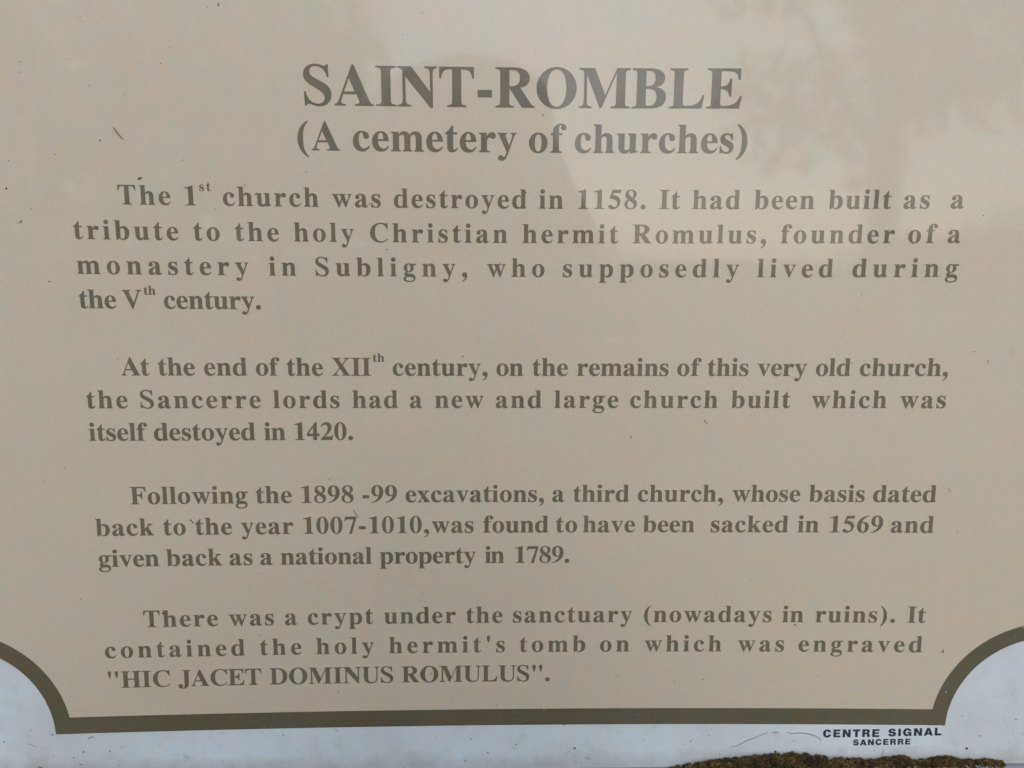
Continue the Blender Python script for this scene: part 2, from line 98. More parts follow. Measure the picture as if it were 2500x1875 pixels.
 ('word', 'been', 'middle line of the third paragraph', 'b 324.84 -194.67 0.0157 -5e-05 -5e-05 0.0157;e 333.76 -194.7 0.01571 -6e-05 -5e-05 0.01571;e 340.93 -194.73 0.01572 -6e-05 -6e-05 0.01571;n 348.11 -194.75 0.01574 -6e-05 -6e-05 0.01572'),
 ('word', 'sacked', 'middle line of the third paragraph', 's 366.26 -194.83 0.01578 -7e-05 -7e-05 0.01573;a 372.87 -194.86 0.0158 -8e-05 -7e-05 0.01573;c 381.24 -194.9 0.01582 -8e-05 -8e-05 0.01574;k 388.74 -194.94 0.01584 -9e-05 -8e-05 0.01575;e 398.03 -195.0 0.01586 -9e-05 -8e-05 0.01576;d 405.55 -195.04 0.01589 -0.0001 -9e-05 0.01576'),
 ('word', 'in', 'middle line of the third paragraph', 'i 419.78 -195.13 0.01593 -0.00011 -9e-05 0.01578;n 424.4 -195.16 0.01595 -0.00011 -0.0001 0.01578'),
 ('word', '1569', 'middle line of the third paragraph', '1 438.83 -195.26 0.016 -0.00012 -0.0001 0.0158;5 447.53 -195.33 0.01604 -0.00012 -0.00011 0.01581;6 456.24 -195.39 0.01607 -0.00013 -0.00011 0.01582;9 464.98 -195.46 0.01611 -0.00013 -0.00011 0.01583'),
 ('word', 'and', 'middle line of the third paragraph', 'a 477.37 -195.57 0.01616 -0.00014 -0.00012 0.01585;n 485.95 -195.64 0.0162 -0.00015 -0.00012 0.01586;d 495.46 -195.73 0.01625 -0.00015 -0.00012 0.01588'),
 ('word', 'given', 'last line of the third paragraph', 'g -4.18 -215.56 0.01623 0.00018 0.00016 0.01591;i 3.92 -215.47 0.0162 0.00018 0.00015 0.0159;v 8.41 -215.42 0.01617 0.00017 0.00015 0.01589;e 16.49 -215.33 0.01614 0.00017 0.00015 0.01588;n 23.64 -215.26 0.0161 0.00016 0.00014 0.01587'),
 ('word', 'back', 'last line of the third paragraph', 'b 36.54 -215.13 0.01605 0.00015 0.00013 0.01585;a 45.71 -215.04 0.01602 0.00014 0.00013 0.01584;c 53.97 -214.97 0.01599 0.00014 0.00012 0.01583;k 61.32 -214.9 0.01596 0.00013 0.00012 0.01582'),
 ('word', 'as', 'last line of the third paragraph', 'a 74.18 -214.8 0.01591 0.00012 0.00011 0.01581;s 82.63 -214.73 0.01589 0.00012 0.00011 0.0158'),
 ('word', 'a', 'last line of the third paragraph', 'a 92.66 -214.66 0.01586 0.00011 0.0001 0.01579'),
 ('word', 'national', 'last line of the third paragraph', 'n 105.11 -214.57 0.01582 0.0001 9e-05 0.01578;a 113.96 -214.52 0.0158 9e-05 9e-05 0.01577;t 121.91 -214.47 0.01578 9e-05 8e-05 0.01576;i 127.21 -214.44 0.01577 9e-05 8e-05 0.01576;o 131.65 -214.42 0.01576 8e-05 7e-05 0.01576;n 139.58 -214.37 0.01574 8e-05 7e-05 0.01575;a 148.38 -214.33 0.01572 7e-05 6e-05 0.01574;l 156.29 -214.3 0.01571 6e-05 6e-05 0.01574'),
 ('word', 'property', 'last line of the third paragraph', 'p 164.97 -214.26 0.0157 6e-05 5e-05 0.01574;r 173.64 -214.23 0.01569 5e-05 5e-05 0.01573;o 180.54 -214.21 0.01568 5e-05 4e-05 0.01573;p 188.33 -214.19 0.01567 4e-05 4e-05 0.01573;e 196.98 -214.17 0.01566 3e-05 3e-05 0.01572;r 203.87 -214.15 0.01565 3e-05 3e-05 0.01572;t 210.77 -214.14 0.01565 2e-05 2e-05 0.01572;y 215.92 -214.13 0.01565 2e-05 2e-05 0.01572'),
 ('word', 'in', 'last line of the third paragraph', 'i 228.77 -214.12 0.01564 1e-05 1e-05 0.01572;n 232.37 -214.11 0.01564 1e-05 1e-05 0.01572'),
 ('word', '1789.', 'last line of the third paragraph', '1 246.39 -214.11 0.01564 -0.0 -0.0 0.01572;7 254.09 -214.11 0.01564 -1e-05 -1e-05 0.01572;8 261.78 -214.12 0.01564 -1e-05 -1e-05 0.01572;9 269.47 -214.12 0.01565 -2e-05 -2e-05 0.01572;. 277.16 -214.13 0.01565 -2e-05 -2e-05 0.01572'),
 ('word', 'There', 'first line of the fourth paragraph', 'T 20.09 -254.96 0.01614 0.00022 0.00019 0.01596;h 32.04 -254.8 0.01609 0.00021 0.00018 0.01594;e 42.18 -254.67 0.01606 0.0002 0.00017 0.01593;r 50.5 -254.57 0.01603 0.00019 0.00017 0.01592;e 58.8 -254.47 0.016 0.00018 0.00016 0.01591'),
 ('word', 'was', 'first line of the fourth paragraph', 'w 71.95 -254.33 0.01594 0.00017 0.00015 0.0159;a 84.71 -254.2 0.01591 0.00015 0.00014 0.01589;s 93.92 -254.11 0.01588 0.00015 0.00013 0.01588'),
 ('word', 'a', 'first line of the fourth paragraph', 'a 106.16 -254.0 0.01585 0.00013 0.00012 0.01587'),
 ('word', 'crypt', 'first line of the fourth paragraph', 'c 120.06 -253.88 0.01582 0.00012 0.00011 0.01586;r 128.19 -253.82 0.0158 0.00011 0.0001 0.01585;y 136.31 -253.76 0.01578 0.0001 9e-05 0.01584;p 145.3 -253.7 0.01576 9e-05 9e-05 0.01584;t 155.16 -253.64 0.01575 9e-05 8e-05 0.01583'),
 ('word', 'under', 'first line of the fourth paragraph', 'u 166.88 -253.58 0.01572 7e-05 7e-05 0.01583;n 176.69 -253.54 0.01571 6e-05 6e-05 0.01582;d 186.49 -253.5 0.0157 5e-05 5e-05 0.01582;e 196.29 -253.46 0.01569 5e-05 4e-05 0.01581;r 204.32 -253.44 0.01568 4e-05 3e-05 0.01581'),
 ('word', 'the', 'first line of the fourth paragraph', 't 217.24 -253.41 0.01568 3e-05 2e-05 0.01581;h 223.5 -253.4 0.01567 2e-05 2e-05 0.01581;e 233.26 -253.39 0.01567 1e-05 1e-05 0.01581'),
 ('word', 'sanctuary', 'first line of the fourth paragraph', 's 246.06 -253.38 0.01567 -0.0 -0.0 0.01581;a 253.19 -253.39 0.01567 -1e-05 -1e-05 0.01581;n 262.06 -253.39 0.01567 -2e-05 -2e-05 0.01581;c 271.81 -253.41 0.01568 -3e-05 -3e-05 0.01581;t 279.8 -253.42 0.01568 -4e-05 -3e-05 0.01581;u 286.05 -253.43 0.01569 -4e-05 -4e-05 0.01581;a 295.81 -253.46 0.0157 -5e-05 -5e-05 0.01582;r 304.69 -253.49 0.01571 -6e-05 -6e-05 0.01582;y 312.7 -253.52 0.01572 -7e-05 -6e-05 0.01582'),
 ('word', '(nowadays', 'first line of the fourth paragraph', '( 327.05 -253.59 0.01574 -8e-05 -8e-05 0.01583;n 333.38 -253.62 0.01575 -9e-05 -8e-05 0.01583;o 343.23 -253.68 0.01577 -0.0001 -9e-05 0.01584;w 352.2 -253.73 0.01579 -0.00011 -0.0001 0.01584;a 364.7 -253.82 0.01581 -0.00012 -0.00011 0.01585;d 373.7 -253.88 0.01584 -0.00013 -0.00012 0.01586;a 383.6 -253.96 0.01586 -0.00014 -0.00012 0.01587;y 392.63 -254.04 0.01589 -0.00014 -0.00013 0.01587;s 401.67 -254.13 0.01591 -0.00015 -0.00014 0.01588'),
 ('word', 'in', 'first line of the fourth paragraph', 'i 413.98 -254.25 0.01595 -0.00016 -0.00015 0.01589;n 418.83 -254.29 0.01597 -0.00017 -0.00015 0.0159'),
 ('word', 'ruins).', 'first line of the fourth paragraph', 'r 434.59 -254.47 0.01602 -0.00018 -0.00016 0.01592;u 442.71 -254.56 0.01605 -0.00019 -0.00017 0.01593;i 452.65 -254.68 0.01608 -0.0002 -0.00018 0.01594;n 458.14 -254.75 0.01611 -0.00021 -0.00018 0.01594;s 468.11 -254.87 0.01615 -0.00021 -0.00019 0.01596;) 475.42 -254.97 0.01618 -0.00022 -0.00019 0.01596;. 481.83 -255.06 0.0162 -0.00023 -0.0002 0.01597'),
 ('word', 'It', 'first line of the fourth paragraph', 'I 492.67 -255.21 0.01625 -0.00024 -0.00021 0.01599;t 499.3 -255.31 0.01628 -0.00024 -0.00021 0.016'),
 ('word', 'contained', 'middle line of the fourth paragraph', 'c -4.51 -275.29 0.01627 0.00027 0.00024 0.01605;o 5.08 -275.13 0.01622 0.00026 0.00023 0.01604;n 15.55 -274.96 0.01618 0.00025 0.00022 0.01602;t 26.89 -274.79 0.01614 0.00024 0.00021 0.01601;a 34.61 -274.67 0.0161 0.00023 0.0002 0.016;i 45.0 -274.52 0.01607 0.00022 0.00019 0.01599;n 51.8 -274.43 0.01603 0.00021 0.00019 0.01597;e 63.05 -274.29 0.016 0.0002 0.00018 0.01596;d 72.47 -274.17 0.01596 0.00019 0.00017 0.01595'),
 ('word', 'the', 'middle line of the fourth paragraph', 't 90.15 -273.97 0.01591 0.00017 0.00015 0.01594;h 97.87 -273.89 0.01589 0.00016 0.00014 0.01593;e 109.13 -273.77 0.01586 0.00015 0.00013 0.01592'),
 ('word', 'holy', 'middle line of the fourth paragraph', 'h 124.78 -273.63 0.01582 0.00013 0.00012 0.01591;o 135.92 -273.54 0.0158 0.00012 0.00011 0.0159;l 146.15 -273.47 0.01578 0.00011 0.0001 0.01589;y 152.88 -273.42 0.01577 0.0001 9e-05 0.01589'),
 ('word', "hermit's", 'middle line of the fourth paragraph', "h 169.63 -273.32 0.01574 8e-05 7e-05 0.01588;e 180.74 -273.27 0.01573 7e-05 6e-05 0.01588;r 190.08 -273.23 0.01572 6e-05 5e-05 0.01587;m 199.41 -273.19 0.0157 4e-05 4e-05 0.01587;i 214.85 -273.15 0.0157 3e-05 3e-05 0.01587;t 221.56 -273.14 0.01569 2e-05 2e-05 0.01586;' 229.14 -273.13 0.01569 2e-05 1e-05 0.01586;s 235.85 -273.12 0.01569 1e-05 1e-05 0.01586"),
 ('word', 'tomb', 'middle line of the fourth paragraph', 't 250.36 -273.12 0.01569 -1e-05 -1e-05 0.01586;o 257.88 -273.12 0.01569 -2e-05 -2e-05 0.01586;m 268.02 -273.13 0.0157 -3e-05 -3e-05 0.01586;b 283.38 -273.16 0.01571 -4e-05 -4e-05 0.01587'),
 ('word', 'on', 'middle line of the fourth paragraph', 'o 300.47 -273.22 0.01572 -6e-05 -6e-05 0.01587;n 310.64 -273.26 0.01573 -7e-05 -7e-05 0.01588'),
 ('word', 'which', 'middle line of the fourth paragraph', 'w 328.34 -273.35 0.01576 -0.0001 -9e-05 0.01588;h 341.85 -273.43 0.01578 -0.00011 -0.0001 0.01589;i 352.76 -273.51 0.0158 -0.00012 -0.00011 0.0159;c 359.29 -273.56 0.01582 -0.00013 -0.00012 0.0159;h 368.45 -273.63 0.01584 -0.00014 -0.00013 0.01591'),
 ('word', 'was', 'middle line of the fourth paragraph', 'w 386.98 -273.79 0.01589 -0.00016 -0.00014 0.01592;a 400.57 -273.93 0.01593 -0.00017 -0.00016 0.01593;s 410.64 -274.04 0.01595 -0.00018 -0.00016 0.01594'),
 ('word', 'engraved', 'middle line of the fourth paragraph', 'e 425.33 -274.21 0.016 -0.0002 -0.00018 0.01596;n 434.63 -274.32 0.01604 -0.00021 -0.00019 0.01597;g 445.74 -274.47 0.01608 -0.00022 -0.00019 0.01598;r 455.98 -274.61 0.01611 -0.00023 -0.0002 0.01599;a 465.34 -274.74 0.01615 -0.00024 -0.00021 0.01601;v 475.63 -274.89 0.0162 -0.00025 -0.00022 0.01602;e 485.95 -275.05 0.01624 -0.00026 -0.00023 0.01603;d 495.38 -275.2 0.01629 -0.00027 -0.00024 0.01605'),
 ('word', '"HIC', 'last line of the fourth paragraph', '" -4.93 -295.33 0.01628 0.0003 0.00026 0.01611;H 4.12 -295.16 0.01624 0.00029 0.00025 0.01609;I 16.77 -294.94 0.01619 0.00028 0.00024 0.01608;C 23.09 -294.83 0.01616 0.00027 0.00023 0.01607'),
 ('word', 'JACET', 'last line of the fourth paragraph', 'J 39.35 -294.57 0.0161 0.00025 0.00022 0.01605;A 47.14 -294.45 0.01606 0.00024 0.00021 0.01604;C 58.47 -294.28 0.01602 0.00022 0.0002 0.01603;E 69.78 -294.12 0.01599 0.00021 0.00019 0.01601;T 80.18 -293.99 0.01596 0.0002 0.00018 0.016'),
 ('word', 'DOMINUS', 'last line of the fourth paragraph', 'D 95.43 -293.8 0.01591 0.00018 0.00016 0.01599;O 107.04 -293.67 0.01588 0.00016 0.00015 0.01598;M 119.52 -293.54 0.01585 0.00015 0.00013 0.01597;I 134.59 -293.41 0.01582 0.00013 0.00012 0.01596;N 140.87 -293.35 0.0158 0.00012 0.00011 0.01596;U 152.41 -293.26 0.01578 0.00011 0.0001 0.01595;S 163.92 -293.18 0.01577 0.0001 9e-05 0.01594'),
 ('word', 'ROMULUS".', 'last line of the fourth paragraph', 'R 177.02 -293.11 0.01575 8e-05 7e-05 0.01594;O 188.42 -293.05 0.01574 6e-05 6e-05 0.01593;M 200.7 -293.0 0.01572 5e-05 4e-05 0.01593;U 215.57 -292.96 0.01572 3e-05 3e-05 0.01593;L 226.95 -292.93 0.01571 2e-05 1e-05 0.01592;U 237.46 -292.92 0.01571 0.0 0.0 0.01592;S 248.84 -292.92 0.01571 -1e-05 -1e-05 0.01592;" 257.61 -292.92 0.01571 -2e-05 -2e-05 0.01592;. 266.36 -292.93 0.01571 -3e-05 -3e-05 0.01592'),
 ('superscript', 'st', 'first line of the first paragraph', 's 67.97 8.96 0.00768 -7e-05 -7e-05 0.00761;t 71.88 8.92 0.00767 -6e-05 -6e-05 0.00761'),
 ('superscript', 'th', 'last line of the first paragraph', 't 33.4 -49.87 0.00772 -4e-05 -4e-05 0.00759;h 36.04 -49.88 0.00772 -4e-05 -4e-05 0.00758'),
 ('superscript', 'th', 'first line of the second paragraph', 't 163.14 -88.93 0.00753 -0.0 -0.0 0.00751;h 165.97 -88.93 0.00753 -0.0 -0.0 0.00751'),
 ('title_word', 'SAINT-ROMBLE', 'large top line', 'S 127.22 56.55 0.03147 -0.00024 -0.00024 0.03166;A 144.73 56.41 0.03139 -0.0002 -0.0002 0.03163;I 167.4 56.27 0.03133 -0.00016 -0.00016 0.0316;N 179.6 56.2 0.03128 -0.00012 -0.00012 0.03159;T 202.19 56.12 0.03124 -7e-05 -7e-05 0.03157;- 223.04 56.07 0.03122 -4e-05 -4e-05 0.03157;R 233.45 56.06 0.03122 0.0 0.0 0.03157;O 256.0 56.06 0.03123 5e-05 5e-05 0.03157;M 280.31 56.1 0.03127 0.00011 0.00011 0.03159;B 309.85 56.21 0.03134 0.00017 0.00017 0.03161;L 330.77 56.32 0.03142 0.00022 0.00021 0.03164;E 351.73 56.47 0.03151 0.00026 0.00026 0.03167'),
 ('subtitle_word', '(A', 'line under the large title', '( 122.87 31.96 0.0229 -0.00016 -0.00016 0.02294;A 131.45 31.9 0.02286 -0.00014 -0.00014 0.02293'),
 ('subtitle_word', 'cemetery', 'line under the large title', 'c 154.14 31.76 0.0228 -0.00012 -0.00012 0.02291;e 164.83 31.71 0.02277 -0.0001 -0.0001 0.0229;m 175.51 31.66 0.02274 -8e-05 -8e-05 0.02289;e 195.02 31.59 0.02272 -6e-05 -6e-05 0.02288;t 205.67 31.56 0.02271 -5e-05 -5e-05 0.02287;e 213.79 31.54 0.0227 -3e-05 -3e-05 0.02287;r 224.44 31.53 0.02269 -2e-05 -2e-05 0.02287;y 235.07 31.52 0.02269 -0.0 -1e-05 0.02287'),
 ('subtitle_word', 'of', 'line under the large title', 'o 252.59 31.52 0.02269 2e-05 2e-05 0.02287;f 265.0 31.53 0.0227 3e-05 3e-05 0.02287'),
 ('subtitle_word', 'churches)', 'line under the large title', 'c 278.41 31.55 0.02271 5e-05 5e-05 0.02288;h 289.0 31.58 0.02273 7e-05 7e-05 0.02288;u 302.14 31.62 0.02275 9e-05 9e-05 0.02289;r 315.3 31.67 0.02278 0.0001 0.0001 0.0229;c 325.92 31.72 0.0228 0.00012 0.00012 0.02291;h 336.55 31.77 0.02284 0.00013 0.00013 0.02292;e 349.76 31.85 0.02287 0.00015 0.00015 0.02293;s 360.43 31.92 0.02291 0.00016 0.00016 0.02294;) 369.85 31.99 0.02294 0.00018 0.00018 0.02296'),
 ('maker_word', 'CENTRE', 'small black lettering in the white margin', 'C 445.09 -333.94 0.00737 -1e-05 -0.00026 0.00792;E 451.54 -333.95 0.00738 -1e-05 -0.00026 0.00793;N 457.55 -333.95 0.00739 -1e-05 -0.00026 0.00793;T 464.32 -333.97 0.0074 -2e-05 -0.00027 0.00793;R 470.2 -333.98 0.00741 -2e-05 -0.00027 0.00794;E 476.69 -334.0 0.00742 -3e-05 -0.00027 0.00794'),
 ('maker_word', 'SIGNAL', 'small black lettering in the white margin', 'S 487.25 -333.72 0.00748 0.0001 -0.00041 0.00779;I 493.48 -333.64 0.00749 0.0001 -0.00041 0.00779;G 496.8 -333.6 0.0075 9e-05 -0.00042 0.0078;N 503.72 -333.51 0.00751 9e-05 -0.00042 0.0078;A 510.59 -333.43 0.00753 8e-05 -0.00042 0.0078;L 517.16 -333.36 0.00754 8e-05 -0.00043 0.00781'),
 ('maker_word', 'SANCERRE', 'small black lettering in the white margin', 'S 465.0 -339.87 0.00553 6e-05 -0.00028 0.00601;A 469.63 -339.83 0.00554 5e-05 -0.00028 0.00601;N 474.48 -339.78 0.00555 5e-05 -0.00029 0.00601;C 479.56 -339.73 0.00555 5e-05 -0.00029 0.00602;E 484.42 -339.69 0.00556 5e-05 -0.00029 0.00602;R 488.96 -339.65 0.00557 4e-05 -0.00029 0.00602;R 493.83 -339.61 0.00557 4e-05 -0.00029 0.00602;E 498.71 -339.58 0.00558 4e-05 -0.0003 0.00602'),
]
STICKER = [(443.48, -324.59), (521.58, -324.68), (523.03, -340.35), (444.61, -340.93)]
INNER = [(-91.16, -256.43), (-88.82, -256.77), (-86.5, -257.17), (-84.2, -257.65), (-81.92, -258.19), (-79.66, -258.81), (-77.43, -259.49), (-75.22, -260.24), (-73.04, -261.05), (-70.9, -261.93), (-68.78, -262.88), (-66.71, -263.89), (-64.67, -264.97), (-62.66, -266.1), (-60.7, -267.3), (-58.78, -268.55), (-56.91, -269.87), (-55.08, -271.24), (-53.3, -272.67), (-51.57, -274.15), (-49.89, -275.69), (-48.26, -277.28), (-46.69, -278.92), (-45.17, -280.61), (-43.71, -282.34), (-42.3, -284.12), (-40.96, -285.95), (-39.68, -287.82), (-38.46, -289.72), (-37.3, -291.67), (-36.2, -293.65), (-35.17, -295.67), (-34.21, -297.73), (-33.31, -299.81), (-32.48, -301.92), (-31.72, -304.06), (-31.03, -306.23), (-30.41, -308.42), (-29.85, -310.63), (-29.37, -312.86), (-28.96, -315.11), (-15.0, -314.8), (-1.08, -314.51), (12.77, -314.24), (26.58, -313.98), (40.34, -313.74), (54.05, -313.51), (67.72, -313.3), (81.35, -313.11), (94.95, -312.93), (108.51, -312.76), (122.05, -312.61), (135.55, -312.48), (149.04, -312.36), (162.5, -312.26), (175.94, -312.17), (189.37, -312.1), (202.78, -312.04), (216.19, -312.0), (229.59, -311.97), (242.99, -311.96), (256.38, -311.96), (269.78, -311.98), (283.18, -312.01), (296.59, -312.06), (310.01, -312.12), (323.45, -312.2), (336.9, -312.29), (350.37, -312.4), (363.86, -312.52), (377.38, -312.66), (390.93, -312.81), (404.5, -312.98), (418.11, -313.16), (431.76, -313.36), (445.44, -313.57), (459.17, -313.8), (472.94, -314.04), (486.76, -314.29), (500.63, -314.56), (514.56, -314.85), (514.97, -312.6), (515.45, -310.38), (516.0, -308.17), (516.62, -305.98), (517.31, -303.82), (518.07, -301.68), (518.9, -299.57), (519.8, -297.49), (520.76, -295.44), (521.79, -293.42), (522.88, -291.44), (524.04, -289.49), (525.26, -287.59), (526.54, -285.72), (527.88, -283.9), (529.28, -282.12), (530.74, -280.39), (532.25, -278.7), (533.82, -277.06), (535.45, -275.47), (537.12, -273.94), (538.85, -272.45), (540.62, -271.03), (542.45, -269.65), (544.31, -268.34), (546.23, -267.08), (548.18, -265.88), (550.18, -264.75), (552.21, -263.67), (554.28, -262.66), (556.39, -261.72), (558.52, -260.83), (560.69, -260.02), (562.89, -259.27), (565.11, -258.58), (567.36, -257.97), (569.64, -257.42), (571.93, -256.95), (574.24, -256.54), (576.57, -256.2), (576.12, -223.92), (575.79, -191.77), (575.58, -159.7), (575.49, -127.68), (575.54, -95.67), (575.71, -63.64), (576.03, -31.54), (576.48, 0.66), (577.09, 33.01), (577.84, 65.54), (578.74, 98.32), (579.8, 131.38), (581.03, 164.78), (582.42, 198.56), (583.98, 232.78), (585.77, 268.41), (583.38, 268.7), (581.01, 269.07), (578.66, 269.52), (576.34, 270.04), (574.04, 270.64), (571.77, 271.31), (569.53, 272.06), (567.32, 272.88), (565.14, 273.77), (563.01, 274.73), (560.91, 275.77), (558.85, 276.87), (556.83, 278.05), (554.85, 279.29), (552.92, 280.6), (551.04, 281.97), (549.21, 283.41), (547.43, 284.91), (545.7, 286.48), (544.02, 288.1), (542.4, 289.78), (540.83, 291.52), (539.33, 293.32), (537.88, 295.17), (536.49, 297.07), (535.17, 299.02), (533.91, 301.02), (532.72, 303.07), (531.59, 305.17), (530.52, 307.3), (529.53, 309.48), (528.6, 311.7), (527.75, 313.96), (526.96, 316.25), (526.25, 318.58), (525.6, 320.94), (525.03, 323.32), (524.54, 325.74), (524.12, 328.18), (523.77, 330.64), (509.31, 329.96), (494.91, 329.31), (480.58, 328.7), (466.3, 328.12), (452.08, 327.58), (437.9, 327.07), (423.78, 326.6), (409.7, 326.16), (395.66, 325.76), (381.66, 325.39), (367.69, 325.06), (353.75, 324.76), (339.84, 324.5), (325.95, 324.27), (312.08, 324.08), (298.23, 323.93), (284.4, 323.81), (270.57, 323.73), (256.75, 323.68), (242.93, 323.67), (229.12, 323.7), (215.29, 323.76), (201.46, 323.86), (187.62, 323.99), (173.77, 324.17), (159.89, 324.37), (146.0, 324.62), (132.07, 324.9), (118.12, 325.22), (104.14, 325.57), (90.12, 325.97), (76.06, 326.39), (61.95, 326.86), (47.8, 327.36), (33.6, 327.9), (19.35, 328.48), (5.03, 329.09), (-9.34, 329.74), (-23.78, 330.43), (-38.29, 331.15), (-38.64, 328.69), (-39.06, 326.24), (-39.55, 323.82), (-40.12, 321.43), (-40.76, 319.07), (-41.48, 316.74), (-42.26, 314.45), (-43.12, 312.19), (-44.04, 309.96), (-45.04, 307.78), (-46.1, 305.64), (-47.23, 303.55), (-48.43, 301.5), (-49.69, 299.49), (-51.02, 297.54), (-52.41, 295.64), (-53.86, 293.79), (-55.36, 291.99), (-56.93, 290.25), (-58.56, 288.57), (-60.24, 286.95), (-61.97, 285.39), (-63.76, 283.89), (-65.6, 282.45), (-67.49, 281.08), (-69.42, 279.77), (-71.4, 278.53), (-73.43, 277.36), (-75.49, 276.26), (-77.6, 275.23), (-79.75, 274.27), (-81.93, 273.38), (-84.15, 272.57), (-86.39, 271.82), (-88.67, 271.16), (-90.98, 270.56), (-93.32, 270.05), (-95.67, 269.61), (-98.05, 269.24), (-100.45, 268.96), (-98.66, 234.14), (-97.04, 199.84), (-95.6, 165.98), (-94.34, 132.52), (-93.25, 99.41), (-92.32, 66.59), (-91.56, 34.0), (-90.95, 1.62), (-90.49, -30.62), (-90.17, -62.75), (-90.0, -94.82), (-89.97, -126.87), (-90.07, -158.93), (-90.3, -191.05), (-90.66, -223.25)]
